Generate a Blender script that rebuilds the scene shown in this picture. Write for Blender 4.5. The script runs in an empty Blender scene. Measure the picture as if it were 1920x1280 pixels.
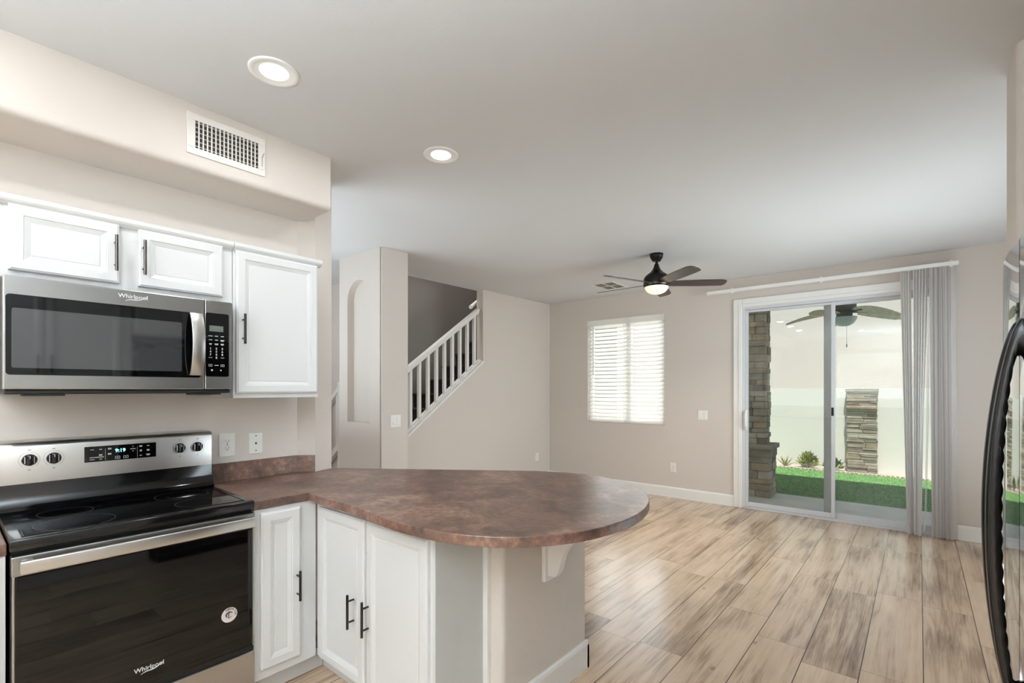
import bpy, bmesh, math, random
from mathutils import Vector, Matrix

# ------------------------------------------------------------------ camera, sky, sun, exposure
S = bpy.context.scene
COL = S.collection
TH = math.radians(40.1)
CAMH = 1.42
cam_d = bpy.data.cameras.new('camera')
cam_d.sensor_width = 36.0
cam_d.lens = 906 / 1920 * 36.0
cam_d.shift_y = (728.9 - 640) / 1920
cam_d.clip_start = 0.03
cam = bpy.data.objects.new('camera', cam_d)
cam.location = (0, 0, CAMH)
cam.rotation_euler = (math.radians(90), 0, TH)
COL.objects.link(cam)
S.camera = cam

S.view_settings.view_transform = 'Standard'
S.view_settings.look = 'None'
S.view_settings.gamma = 1
S.view_settings.use_curve_mapping = False
S.view_settings.exposure = 0.37
S.cycles.max_bounces = 10
S.cycles.diffuse_bounces = 6
S.cycles.transparent_max_bounces = 16
S.cycles.sample_clamp_indirect = 6.0

world = bpy.data.worlds.new('sky')
S.world = world
world.use_nodes = True
_wn = world.node_tree
_bg = _wn.nodes['Background']
_sky = _wn.nodes.new('ShaderNodeTexSky')
_sky.sky_type = 'HOSEK_WILKIE'
_sky.sun_direction = (0.15, -0.34, 0.93)
_sky.turbidity = 3.5
_sky.ground_albedo = 0.4
_wn.links.new(_sky.outputs[0], _bg.inputs[0])
_bg.inputs[1].default_value = 2.7

sun_d = bpy.data.lights.new('sun', 'SUN')
sun_d.energy = 4.5
sun_d.angle = math.radians(0.6)
sun_d.color = (1.0, 0.965, 0.92)
sun = bpy.data.objects.new('sun', sun_d)
sun.rotation_euler = Vector((-0.10, 0.34, -0.94)).to_track_quat('-Z', 'Y').to_euler()
COL.objects.link(sun)

CAN_W = 3.6          # power of each recessed lamp
CEIL = 2.745
random.seed(7)

def add_fill(name, loc, sx, sy, w, col, spread=180):
    # added soft fill lamp without a fixture, aimed up unless turned afterwards
    d = bpy.data.lights.new(name, 'AREA')
    d.shape = 'RECTANGLE'; d.size = sx; d.size_y = sy; d.energy = w; d.color = col; d.spread = math.radians(spread)
    o = bpy.data.objects.new(name, d)
    o.location = loc; o.rotation_euler = (math.pi, 0, 0)
    COL.objects.link(o)
add_fill('added_fill_kitchen', (-0.3, -1.35, 1.6), 1.1, 1.6, 195, (0.80, 0.91, 1.0), 140)  # added lamp behind the camera, evens out the kitchen light
add_fill('added_fill_kitchen_window', (-1.0, -2.76, 1.76), 1.5, 1.28, 190, (0.82, 0.92, 1.0))  # added lamp outside the sink window, frontal fill for the cabinets
bpy.data.objects['added_fill_kitchen_window'].rotation_euler = (math.radians(90), 0, 0)
add_fill('added_fill_far_window', (-3.17, 6.42, 1.68), 1.17, 1.48, 28, (0.90, 0.95, 1.0))  # added lamp outside the far window, brightens its blind
bpy.data.objects['added_fill_far_window'].rotation_euler = (math.radians(-90), 0, 0)
add_fill('added_fill_side_window', (1.36, 4.5, 1.6), 1.4, 2.0, 80, (0.82, 0.92, 1.0))  # added lamp beyond the added side window, lights the stair wall
bpy.data.objects['added_fill_side_window'].rotation_euler = (0, math.radians(90), 0)
add_fill('added_fill_stairwell', (-4.98, 4.0, 5.45), 0.6, 1.0, 66, (1.0, 0.97, 0.93))  # added unseen lamp above the stairs, lifts the dark stairwell
bpy.data.objects['added_fill_stairwell'].rotation_euler = (0, 0, 0)
add_fill('added_fill_family_room', (0.62, 4.1, 0.12), 1.0, 2.0, 16, (0.80, 0.91, 1.0), 170)  # added unseen lamp near the floor, brightens the right-hand ceiling
add_fill('added_fill_hall', (-4.5, 0.4, 0.9), 1.6, 2.0, 66, (0.80, 0.91, 1.0))  # added unseen lamp in the hall, brightens the niche pier

# ------------------------------------------------------------------ materials
def lin(c):
    return tuple((x / 255 / 12.92) if x / 255 <= 0.04045 else ((x / 255 + 0.055) / 1.055) ** 2.4 for x in c)

def mat(name, rgb, rough=0.5, metal=0.0, spec=0.5, coat=0.0, bump=0.0, bscale=60.0, var=0.0, vscale=4.0,
        stretch=None, emit=None, estr=0.0, aniso=0.0):
    m = bpy.data.materials.new(name)
    m.use_nodes = True
    nt = m.node_tree
    b = nt.nodes['Principled BSDF']
    col = lin(rgb)
    b.inputs['Base Color'].default_value = (*col, 1)
    b.inputs['Roughness'].default_value = rough
    b.inputs['Metallic'].default_value = metal
    b.inputs['Specular IOR Level'].default_value = spec
    b.inputs['Coat Weight'].default_value = coat
    if coat:
        b.inputs['Coat Roughness'].default_value = 0.03
    tc = nt.nodes.new('ShaderNodeTexCoord')
    src = tc.outputs['Object']
    if stretch:
        mp = nt.nodes.new('ShaderNodeMapping')
        mp.inputs['Scale'].default_value = stretch
        nt.links.new(src, mp.inputs['Vector'])
        src = mp.outputs['Vector']
    if var:
        n = nt.nodes.new('ShaderNodeTexNoise')
        n.inputs['Scale'].default_value = vscale
        n.inputs['Detail'].default_value = 5
        nt.links.new(src, n.inputs['Vector'])
        r = nt.nodes.new('ShaderNodeValToRGB')
        r.color_ramp.elements[0].position = 0.3
        r.color_ramp.elements[1].position = 0.7
        r.color_ramp.elements[0].color = (*[c * (1 - var) for c in col], 1)
        r.color_ramp.elements[1].color = (*[min(1, c * (1 + var)) for c in col], 1)
        nt.links.new(n.outputs['Fac'], r.inputs['Fac'])
        nt.links.new(r.outputs['Color'], b.inputs['Base Color'])
    if bump:
        n2 = nt.nodes.new('ShaderNodeTexNoise')
        n2.inputs['Scale'].default_value = bscale
        n2.inputs['Detail'].default_value = 4
        nt.links.new(src, n2.inputs['Vector'])
        bp = nt.nodes.new('ShaderNodeBump')
        bp.inputs['Strength'].default_value = bump
        bp.inputs['Distance'].default_value = 0.004
        nt.links.new(n2.outputs['Fac'], bp.inputs['Height'])
        nt.links.new(bp.outputs['Normal'], b.inputs['Normal'])
    if emit:
        b.inputs['Emission Color'].default_value = (*lin(emit), 1)
        b.inputs['Emission Strength'].default_value = estr
    return m

def glass_mat(name, tint, ior=1.5, rough=0.0):
    m = bpy.data.materials.new(name)
    m.use_nodes = True
    nt = m.node_tree
    for n in list(nt.nodes):
        nt.nodes.remove(n)
    o = nt.nodes.new('ShaderNodeOutputMaterial')
    t = nt.nodes.new('ShaderNodeBsdfTransparent')
    t.inputs[0].default_value = (*tint, 1)
    g = nt.nodes.new('ShaderNodeBsdfGlossy')
    g.inputs['Roughness'].default_value = rough
    f = nt.nodes.new('ShaderNodeFresnel')
    f.inputs['IOR'].default_value = ior
    x = nt.nodes.new('ShaderNodeMixShader')
    nt.links.new(f.outputs[0], x.inputs[0])
    nt.links.new(t.outputs[0], x.inputs[1])
    nt.links.new(g.outputs[0], x.inputs[2])
    nt.links.new(x.outputs[0], o.inputs[0])
    return m

def floor_mat():
    m = bpy.data.materials.new('wood_plank_tile')
    m.use_nodes = True
    nt = m.node_tree
    N, L = nt.nodes, nt.links
    b = N['Principled BSDF']
    def math_(op, a, bb=None, c=None):
        n = N.new('ShaderNodeMath')
        n.operation = op
        for i, v in enumerate((a, bb, c)):
            if v is None:
                continue
            if isinstance(v, (int, float)):
                n.inputs[i].default_value = v
            else:
                L.new(v, n.inputs[i])
        return n.outputs[0]
    tc = N.new('ShaderNodeTexCoord')
    sp = N.new('ShaderNodeSeparateXYZ')
    L.new(tc.outputs['Object'], sp.inputs[0])
    X, Y = sp.outputs[0], sp.outputs[1]
    W, LEN = 0.2437, 1.22
    u = math_('DIVIDE', math_('ADD', X, 0.2265 + 40 * W), W)
    row = math_('FLOOR', u)
    fu = math_('FRACT', u)
    wn = N.new('ShaderNodeTexWhiteNoise')
    wn.noise_dimensions = '1D'
    L.new(row, wn.inputs['W'])
    v = math_('DIVIDE', math_('ADD', math_('ADD', Y, 20.0), math_('MULTIPLY', wn.outputs['Value'], LEN)), LEN)
    colm = math_('FLOOR', v)
    fv = math_('FRACT', v)
    cx = N.new('ShaderNodeCombineXYZ')
    L.new(row, cx.inputs[0]); L.new(colm, cx.inputs[1])
    wn2 = N.new('ShaderNodeTexWhiteNoise')
    wn2.noise_dimensions = '3D'
    L.new(cx.outputs[0], wn2.inputs['Vector'])
    rnd = wn2.outputs['Value']
    # grain
    g = N.new('ShaderNodeCombineXYZ')
    L.new(math_('MULTIPLY', X, 13.0), g.inputs[0])
    L.new(math_('MULTIPLY', Y, 0.55), g.inputs[1])
    L.new(math_('MULTIPLY', rnd, 37.0), g.inputs[2])
    n1 = N.new('ShaderNodeTexNoise')
    n1.inputs['Scale'].default_value = 1.5
    n1.inputs['Detail'].default_value = 9
    n1.inputs['Roughness'].default_value = 0.66
    n1.inputs['Distortion'].default_value = 0.9
    L.new(g.outputs[0], n1.inputs['Vector'])
    n2 = N.new('ShaderNodeTexNoise')
    n2.inputs['Scale'].default_value = 9.0
    n2.inputs['Detail'].default_value = 3
    L.new(g.outputs[0], n2.inputs['Vector'])
    fac = math_('ADD', math_('MULTIPLY', n1.outputs['Fac'], 0.62), math_('ADD', math_('MULTIPLY', n2.outputs['Fac'], 0.2), 0.09))
    fac = math_('ADD', fac, math_('MULTIPLY', math_('SUBTRACT', rnd, 0.5), 0.12))
    n3 = N.new('ShaderNodeTexNoise')
    n3.inputs['Scale'].default_value = 2.3
    n3.inputs['Detail'].default_value = 3
    g3 = N.new('ShaderNodeCombineXYZ')
    L.new(math_('MULTIPLY', X, 2.2), g3.inputs[0])
    L.new(math_('MULTIPLY', Y, 0.8), g3.inputs[1])
    L.new(math_('MULTIPLY', rnd, 91.0), g3.inputs[2])
    L.new(g3.outputs[0], n3.inputs['Vector'])
    fac = math_('ADD', fac, math_('MULTIPLY', math_('SUBTRACT', n3.outputs['Fac'], 0.5), 0.36))
    vo = N.new('ShaderNodeTexVoronoi')
    vo.inputs['Scale'].default_value = 3.1
    g4 = N.new('ShaderNodeCombineXYZ')
    L.new(math_('MULTIPLY', X, 1.6), g4.inputs[0])
    L.new(math_('MULTIPLY', Y, 0.8), g4.inputs[1])
    L.new(math_('MULTIPLY', rnd, 23.0), g4.inputs[2])
    L.new(g4.outputs[0], vo.inputs['Vector'])
    knot = math_('MULTIPLY', math_('LESS_THAN', vo.outputs['Distance'], 0.055), 0.10)
    fac = math_('SUBTRACT', fac, knot)
    r = N.new('ShaderNodeValToRGB')
    e = r.color_ramp.elements
    e[0].position = 0.31; e[0].color = (*lin((110, 88, 70)), 1)
    e[1].position = 0.70; e[1].color = (*lin((221, 198, 172)), 1)
    k = e.new(0.41); k.color = (*lin((162, 138, 116)), 1)
    k = e.new(0.50); k.color = (*lin((198, 174, 149)), 1)
    L.new(fac, r.inputs['Fac'])
    # grout lines
    eu = math_('MULTIPLY', math_('MINIMUM', fu, math_('SUBTRACT', 1.0, fu)), W)
    ev = math_('MULTIPLY', math_('MINIMUM', fv, math_('SUBTRACT', 1.0, fv)), LEN)
    ed = math_('MINIMUM', eu, ev)
    gm = math_('MAXIMUM', math_('LESS_THAN', eu, 0.0022), math_('MULTIPLY', math_('LESS_THAN', ev, 0.0016), 0.7))
    mx = N.new('ShaderNodeMix')
    mx.data_type = 'RGBA'
    L.new(gm, mx.inputs[0])
    L.new(r.outputs['Color'], mx.inputs[6])
    mx.inputs[7].default_value = (*lin((72, 60, 50)), 1)
    L.new(mx.outputs[2], b.inputs['Base Color'])
    b.inputs['Roughness'].default_value = 0.21
    b.inputs['Specular IOR Level'].default_value = 0.5
    bp = N.new('ShaderNodeBump')
    bp.inputs['Strength'].default_value = 0.35
    bp.inputs['Distance'].default_value = 0.002
    hh = math_('SUBTRACT', math_('MULTIPLY', n2.outputs['Fac'], 0.25), math_('MULTIPLY', gm, 1.0))
    L.new(hh, bp.inputs['Height'])
    L.new(bp.outputs['Normal'], b.inputs['Normal'])
    return m

def counter_mat():
    m = bpy.data.materials.new('brown_stone_laminate')
    m.use_nodes = True
    nt = m.node_tree
    N, L = nt.nodes, nt.links
    b = N['Principled BSDF']
    tc = N.new('ShaderNodeTexCoord')
    n1 = N.new('ShaderNodeTexNoise')
    n1.inputs['Scale'].default_value = 4.5
    n1.inputs['Detail'].default_value = 9
    n1.inputs['Roughness'].default_value = 0.68
    n1.inputs['Distortion'].default_value = 0.6
    n2 = N.new('ShaderNodeTexNoise')
    n2.inputs['Scale'].default_value = 34.0
    n2.inputs['Detail'].default_value = 7
    n2.inputs['Roughness'].default_value = 0.7
    L.new(tc.outputs['Object'], n1.inputs['Vector'])
    L.new(tc.outputs['Object'], n2.inputs['Vector'])
    mm = N.new('ShaderNodeMath'); mm.operation = 'MULTIPLY_ADD'
    L.new(n1.outputs['Fac'], mm.inputs[0]); mm.inputs[1].default_value = 0.60
    m2 = N.new('ShaderNodeMath'); m2.operation = 'MULTIPLY'
    L.new(n2.outputs['Fac'], m2.inputs[0]); m2.inputs[1].default_value = 0.40
    L.new(m2.outputs[0], mm.inputs[2])
    r = N.new('ShaderNodeValToRGB')
    e = r.color_ramp.elements
    e[0].position = 0.38; e[0].color = (*lin((60, 47, 41)), 1)
    e[1].position = 0.63; e[1].color = (*lin((154, 126, 109)), 1)
    k = e.new(0.46); k.color = (*lin((94, 70, 60)), 1)
    k = e.new(0.53); k.color = (*lin((116, 85, 72)), 1)
    L.new(mm.outputs[0], r.inputs['Fac'])
    L.new(r.outputs['Color'], b.inputs['Base Color'])
    b.inputs['Roughness'].default_value = 0.33
    b.inputs['Specular IOR Level'].default_value = 0.7
    return m

def vane_mat(name='grey_translucent_vinyl', rgb=(246, 244, 243), tr=0.56):
    m = bpy.data.materials.new(name)
    m.use_nodes = True
    nt = m.node_tree
    N, L = nt.nodes, nt.links
    b = N['Principled BSDF']
    b.inputs['Base Color'].default_value = (*lin(rgb), 1)
    b.inputs['Roughness'].default_value = 0.45
    t = N.new('ShaderNodeBsdfTranslucent')
    t.inputs[0].default_value = (*lin(rgb), 1)
    x = N.new('ShaderNodeMixShader')
    x.inputs[0].default_value = tr
    L.new(b.outputs[0], x.inputs[1]); L.new(t.outputs[0], x.inputs[2])
    L.new(x.outputs[0], N['Material Output'].inputs[0])
    return m

M = {}
M['wall'] = mat('greige_wall_paint', (214, 206, 198), 0.85, bump=0.12, bscale=70)
M['wall_tex'] = mat('textured_greige_drywall', (214, 206, 198), 0.8, bump=0.9, bscale=16)
M['ceil'] = mat('flat_white_ceiling_paint', (214, 215, 215), 0.9, bump=0.10, bscale=90)
M['stairwall'] = mat('dark_grey_stairwell', (142, 136, 130), 0.8, bump=0.1)  # one even grey, darker than the other walls
M['floor'] = floor_mat()
M['counter'] = counter_mat()
M['cab'] = mat('white_cabinet_lacquer', (220, 221, 221), 0.32)
M['cabgrey'] = mat('pale_grey_end_panel_paint', (206, 208, 206), 0.5)
M['trim'] = mat('white_gloss_trim_paint', (240, 239, 236), 0.35)
M['railw'] = mat('white_railing_paint', (232, 230, 226), 0.4)
M['steel'] = mat('brushed_stainless_steel', (178, 177, 176), 0.27, metal=1.0, bump=0.04, bscale=40, stretch=(1, 1, 60))
M['steel2'] = mat('satin_stainless_steel', (206, 204, 201), 0.3, metal=1.0)
M['blackglass'] = mat('black_glass', (6, 6, 7), 0.035, spec=0.42)
M['doorglass'] = mat('tinted_microwave_door_glass', (52, 52, 54), 0.05, spec=1.0, coat=0.5)
M['blackgloss'] = mat('black_enamel', (10, 10, 11), 0.12)
M['blackmatte'] = mat('matte_black_plastic', (18, 18, 19), 0.5)
M['fridge'] = mat('gloss_black_appliance_enamel', (14, 14, 15), 0.05, spec=0.8, coat=1.0)
M['handleblack'] = mat('black_handle_plastic', (12, 12, 13), 0.2)
M['pull'] = mat('dark_brushed_nickel', (96, 90, 86), 0.3, metal=1.0)
M['pulldark'] = mat('dark_bronze_pull', (58, 54, 52), 0.35, metal=0.8)
M['plate'] = mat('white_wall_plate_plastic', (240, 239, 234), 0.3)
M['slot'] = mat('dark_slot', (40, 38, 36), 0.6)
M['ring'] = mat('faint_burner_print', (44, 44, 46), 0.4)
M['ink'] = mat('grey_print', (74, 74, 76), 0.5)
M['whiteink'] = mat('white_print', (225, 226, 226), 0.5)
M['lcd'] = mat('grey_lcd_screen', (104, 112, 106), 0.3)
M['cyan'] = mat('glowing_clock_digits', (170, 235, 240), 0.4, emit=(150, 240, 250), estr=1.2)
M['chrome'] = mat('polished_lettering_metal', (222, 222, 222), 0.35, metal=0.3)
M['sticker'] = mat('silver_sticker', (214, 206, 202), 0.4)
M['stickerdark'] = mat('dark_sticker_print', (40, 32, 44), 0.5)
M['stickerred'] = mat('dull_red_sticker_print', (140, 92, 88), 0.5)
M['ventw'] = mat('white_register_enamel', (226, 221, 215), 0.45)
M['ventdark'] = mat('dark_duct', (52, 46, 40), 0.8)
M['louver'] = mat('grey_register_louver', (150, 146, 140), 0.5)
M['lampw'] = mat('white_lamp_trim', (244, 243, 240), 0.4)
M['lens'] = mat('lit_lamp_lens', (255, 252, 244), 0.4, emit=(255, 250, 240), estr=2.6)
M['bowl'] = mat('lit_frosted_bowl', (255, 236, 205), 0.4, emit=(255, 222, 168), estr=0.95)
M['bronze'] = mat('dark_bronze_metal', (44, 40, 38), 0.28, metal=0.7)
M['blade'] = mat('dark_walnut_blade', (58, 44, 40), 0.32, var=0.2, vscale=6, stretch=(1, 1, 1))
M['step'] = mat('dark_brown_stair_carpet', (42, 32, 30), 0.95, bump=0.4, bscale=160)
M['alu'] = mat('white_aluminium_frame', (212, 214, 217), 0.35)
M['alugreen'] = mat('grey_green_aluminium_stile', (150, 172, 162), 0.4)
M['glass'] = glass_mat('clear_green_tinted_glass', (0.95, 0.967, 0.953))
M['wglass'] = glass_mat('clear_window_glass', (0.97, 0.98, 0.97))
M['slat'] = vane_mat('white_slat', (250, 248, 244), 0.38)
M['vane'] = vane_mat()
M['cord'] = mat('grey_cord', (120, 112, 104), 0.6)
M['concrete'] = mat('pale_patio_concrete', (234, 226, 212), 0.8, bump=0.15, bscale=40, var=0.06)
M['grass'] = mat('artificial_turf', (106, 150, 86), 0.9, var=0.18, vscale=14, bump=0.5, bscale=120)
M['stucco'] = mat('cream_stucco', (238, 235, 228), 0.95, bump=0.3, bscale=60)
M['facade'] = mat('tan_cream_stucco', (218, 213, 201), 0.95, bump=0.3, bscale=60)
M['stucco2'] = mat('pale_cream_block_course', (248, 246, 241), 0.95, bump=0.2, bscale=60)
M['soil'] = mat('pale_gravel_bed', (188, 176, 162), 0.95, bump=0.6, bscale=60, var=0.2, vscale=30)
M['st1'] = mat('grey_ledgestone', (158, 147, 134), 0.9, bump=0.7, bscale=30, var=0.2, vscale=9)
M['st2'] = mat('tan_ledgestone', (172, 155, 134), 0.9, bump=0.7, bscale=30, var=0.2, vscale=9)
M['st3'] = mat('dark_ledgestone', (138, 127, 116), 0.9, bump=0.7, bscale=30, var=0.2, vscale=9)
M['st4'] = mat('pale_ledgestone', (184, 176, 162), 0.9, bump=0.7, bscale=30, var=0.15, vscale=9)
M['rock'] = mat('pale_river_stone', (196, 184, 172), 0.8, bump=0.3, bscale=20, var=0.2)
M['leafdry'] = mat('yellow_green_leaf', (140, 146, 84), 0.7, var=0.25, vscale=10)
M['leaf'] = mat('dull_green_leaf', (112, 128, 78), 0.7, var=0.25, vscale=10)
M['palm'] = mat('woven_grey_green_blade', (238, 232, 218), 0.7, var=0.15, vscale=18, bump=0.5, bscale=40)
M['fangrey'] = mat('dark_grey_green_fan_metal', (70, 78, 78), 0.5)
M['fanbowl'] = mat('unlit_frosted_bowl', (176, 196, 194), 0.3)
M['rooftan'] = mat('painted_patio_soffit', (222, 214, 200), 0.9)
M['cable'] = mat('bright_white_edge_bead', (250, 248, 244), 0.4)

# ------------------------------------------------------------------ mesh helpers (world coordinates)
LOC = {}

class MB:
    def __init__(s):
        s.v = []; s.f = []; s.mi = []
    def add(s, vs, fs, mi=0):
        o = len(s.v)
        s.v += [tuple(v) for v in vs]
        s.f += [tuple(i + o for i in f) for f in fs]
        s.mi += [mi] * len(fs)
        return s
    def frombm(s, bm, mi=0, mtx=None):
        bm.verts.index_update()
        vs = [(mtx @ v.co) if mtx else v.co.copy() for v in bm.verts]
        fs = [[v.index for v in f.verts] for f in bm.faces]
        bm.free()
        return s.add(vs, fs, mi)
    def box(s, a, b, bev=0.0, seg=2, mi=0, mtx=None):
        lo = [min(a[i], b[i]) for i in range(3)]; hi = [max(a[i], b[i]) for i in range(3)]
        bm = bmesh.new()
        r = bmesh.ops.create_cube(bm, size=1)
        for v in bm.verts:
            v.co = Vector([(lo[i] + hi[i]) / 2 + v.co[i] * (hi[i] - lo[i]) for i in range(3)])
        if bev > 0:
            bev = min(bev, 0.45 * min(hi[i] - lo[i] for i in range(3)))
            bmesh.ops.bevel(bm, geom=list(bm.edges), offset=bev, segments=seg, affect='EDGES', profile=0.5)
        return s.frombm(bm, mi, mtx)
    def cyl(s, p, q, r0, r1=None, n=24, mi=0, caps=True):
        r1 = r0 if r1 is None else r1
        p, q = Vector(p), Vector(q)
        d = (q - p).normalized()
        a = d.orthogonal().normalized(); b = d.cross(a)
        vs = []
        for c, r in ((p, r0), (q, r1)):
            for i in range(n):
                t = 2 * math.pi * i / n
                vs.append(c + a * r * math.cos(t) + b * r * math.sin(t))
        fs = [(i, (i + 1) % n, n + (i + 1) % n, n + i) for i in range(n)]
        if caps:
            fs += [tuple(range(n - 1, -1, -1)), tuple(range(n, 2 * n))]
        return s.add(vs, fs, mi)
    def lathe(s, c, prof, n=40, mi=0, axis='z', closed=False):
        # prof: (radius, height) pairs about c along +z
        c = Vector(c)
        vs = []
        for r, h in prof:
            for i in range(n):
                t = 2 * math.pi * i / n
                if axis == 'z':
                    vs.append(c + Vector((r * math.cos(t), r * math.sin(t), h)))
                else:   # +x axis
                    vs.append(c + Vector((h, r * math.cos(t), r * math.sin(t))))
        fs = []
        for k in range(len(prof) - 1):
            for i in range(n):
                j = (i + 1) % n
                fs.append((k * n + i, k * n + j, (k + 1) * n + j, (k + 1) * n + i))
        if closed:
            fs.append(tuple(range(n - 1, -1, -1)))
            fs.append(tuple(range((len(prof) - 1) * n, len(prof) * n)))
        return s.add(vs, fs, mi)
    def prism(s, poly, fn, bev=0.0, seg=2, mi=0):
        # poly 2D points, fn(p, k) -> 3D for k in 0,1
        bm = bmesh.new()
        lo = [bm.verts.new(fn(p, 0)) for p in poly]
        hi = [bm.verts.new(fn(p, 1)) for p in poly]
        n = len(poly)
        bm.faces.new(lo[::-1]); bm.faces.new(hi)
        for i in range(n):
            bm.faces.new((lo[i], lo[(i + 1) % n], hi[(i + 1) % n], hi[i]))
        bmesh.ops.recalc_face_normals(bm, faces=list(bm.faces))
        if bev > 0:
            es = [e for e in bm.edges if (e.verts[0] in lo) == (e.verts[1] in lo)]
            bmesh.ops.bevel(bm, geom=es, offset=bev, segments=seg, affect='EDGES', profile=0.5)
        return s.frombm(bm, mi)
    def zprism(s, poly, z0, z1, bev=0.0, mi=0):
        return s.prism(poly, lambda p, k: (p[0], p[1], (z0, z1)[k]), bev, mi=mi)
    def tube(s, pts, r, n=10, mi=0):
        pts = [Vector(p) for p in pts]
        vs = []; up = None
        for i, p in enumerate(pts):
            d = (pts[min(i + 1, len(pts) - 1)] - pts[max(i - 1, 0)]).normalized()
            a = d.orthogonal().normalized() if up is None else (up - d * up.dot(d)).normalized()
            up = a
            b = d.cross(a)
            rr = r[i] if isinstance(r, (list, tuple)) else r
            for k in range(n):
                t = 2 * math.pi * k / n
                vs.append(p + a * rr * math.cos(t) + b * rr * math.sin(t))
        fs = []
        for i in range(len(pts) - 1):
            for k in range(n):
                j = (k + 1) % n
                fs.append((i * n + k, i * n + j, (i + 1) * n + j, (i + 1) * n + k))
        fs += [tuple(range(n - 1, -1, -1)), tuple(range((len(pts) - 1) * n, len(pts) * n))]
        return s.add(vs, fs, mi)
    def rings(s, org, U, V, Nn, w, h, prof, back=True, mi=0):
        # concentric rectangular rings: prof = (inset, height) -> raised / recessed panel
        org, U, V, Nn = map(Vector, (org, U, V, Nn))
        vs = []
        for ins, hh in prof:
            for a, b in ((ins, ins), (w - ins, ins), (w - ins, h - ins), (ins, h - ins)):
                vs.append(org + U * a + V * b + Nn * hh)
        fs = []
        for k in range(len(prof) - 1):
            for i in range(4):
                j = (i + 1) % 4
                fs.append((k * 4 + i, k * 4 + j, (k + 1) * 4 + j, (k + 1) * 4 + i))
        L = (len(prof) - 1) * 4
        fs.append((L, L + 1, L + 2, L + 3))
        if back:
            fs.append((3, 2, 1, 0))
        return s.add(vs, fs, mi)
    def build(s, name, m, parent=None, smooth=None, loc=None):
        me = bpy.data.meshes.new(name)
        if parent is not None:
            o0 = LOC[parent]
        else:
            o0 = Vector(loc) if loc else Vector((0, 0, 0))
        me.from_pydata([tuple(Vector(v) - o0) for v in s.v], [], s.f)
        for mm in (m if isinstance(m, (list, tuple)) else [m]):
            me.materials.append(M[mm])
        if len(set(s.mi)) > 1:
            me.polygons.foreach_set('material_index', s.mi)
        bm = bmesh.new(); bm.from_mesh(me)
        bmesh.ops.recalc_face_normals(bm, faces=list(bm.faces))
        bm.to_mesh(me); bm.free()
        if smooth:
            me.polygons.foreach_set('use_smooth', [True] * len(me.polygons))
            me.set_sharp_from_angle(angle=math.radians(smooth))
        me.update()
        o = bpy.data.objects.new(name, me)
        COL.objects.link(o)
        if parent is not None:
            o.parent = parent
            LOC[o] = o0
        else:
            o.location = o0
            LOC[o] = o0
        return o

def tag(o, label=None, cat=None, group=None, kind=None):
    if label: o['label'] = label
    if cat: o['category'] = cat
    if group: o['group'] = group
    if kind: o['kind'] = kind
    return o

def thing(name, loc, label, cat, group=None, kind=None):
    o = bpy.data.objects.new(name, None)
    o.empty_display_size = 0.1
    o.location = loc
    COL.objects.link(o)
    LOC[o] = Vector(loc)
    return tag(o, label, cat, group, kind)

def struct(name, mb, m, label, cat, smooth=None):
    return tag(mb.build(name, m, None, smooth), label, cat, None, 'structure')

def copy_thing(root, off, label=None, group=None):
    r = root.copy(); COL.objects.link(r)
    r.location = Vector(root.location) + Vector(off)
    LOC[r] = Vector(r.location)
    if label: r['label'] = label
    if group: r['group'] = group
    for ch in list(root.children):
        c = ch.copy(); COL.objects.link(c); c.parent = r
        for g in list(ch.children):
            d = g.copy(); COL.objects.link(d); d.parent = c
    return r

def text_mb(txt, size, org, U, V, depth=0.0008, bold=0.0, shear=0.0, align='CENTER'):
    cu = bpy.data.curves.new('lettering', 'FONT')
    cu.body = txt; cu.size = size; cu.extrude = depth; cu.offset = bold; cu.shear = shear
    cu.align_x = align; cu.align_y = 'CENTER'; cu.resolution_u = 3
    o = bpy.data.objects.new('lettering', cu)
    COL.objects.link(o)
    dg = bpy.context.evaluated_depsgraph_get()
    me = bpy.data.meshes.new_from_object(o.evaluated_get(dg))
    bpy.data.objects.remove(o)
    bpy.data.curves.remove(cu)
    U, V, org = Vector(U), Vector(V), Vector(org)
    Nn = U.cross(V)
    mb = MB()
    mb.add([org + U * v.co.x + V * v.co.y + Nn * v.co.z for v in me.vertices], [tuple(p.vertices) for p in me.polygons])
    bpy.data.meshes.remove(me)
    return mb

# ================================================================== SETTING
BACK = 6.2
struct('floor', MB().box((-6.6, -2.7, -0.12), (1.3, 6.32, 0.0)), 'floor', 'tan wood-look plank tile floor with thin grout lines', 'floor')
struct('ceiling', MB().box((-4.57, -2.7, CEIL), (1.3, 6.4, CEIL + 0.15)).box((-6.6, -2.7, CEIL), (-4.57, 3.25, CEIL + 0.15)),
       'ceil', 'flat white ceiling over kitchen and family room', 'ceiling')
# kitchen wall with angled stub end
struct('wall_kitchen', MB().prism([(-2.91, -2.6), (-2.91, 1.415), (-2.833, 1.49), (-2.879, 1.623), (-3.02, 1.60), (-3.02, -2.6)],
       lambda p, k: (p[0], p[1], (0, CEIL)[k])), 'wall', 'greige kitchen wall behind the range ending in an angled stub', 'wall')
# soffit over the cabinets, bullnosed lower edge
pf = [(-2.91, CEIL), (-2.91, 2.445)] + [(-2.585 - 0.03 + 0.03 * math.sin(t), 2.445 + 0.03 - 0.03 * math.cos(t)) for t in [math.pi / 2 * i / 6 for i in range(7)]] + [(-2.585, CEIL)]
struct('wall_soffit', MB().prism(pf, lambda p, k: (p[0], (-2.6, 1.452)[k], p[1])), 'wall', 'dropped greige soffit with rounded edge above the wall cabinets', 'soffit', smooth=40)
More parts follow.
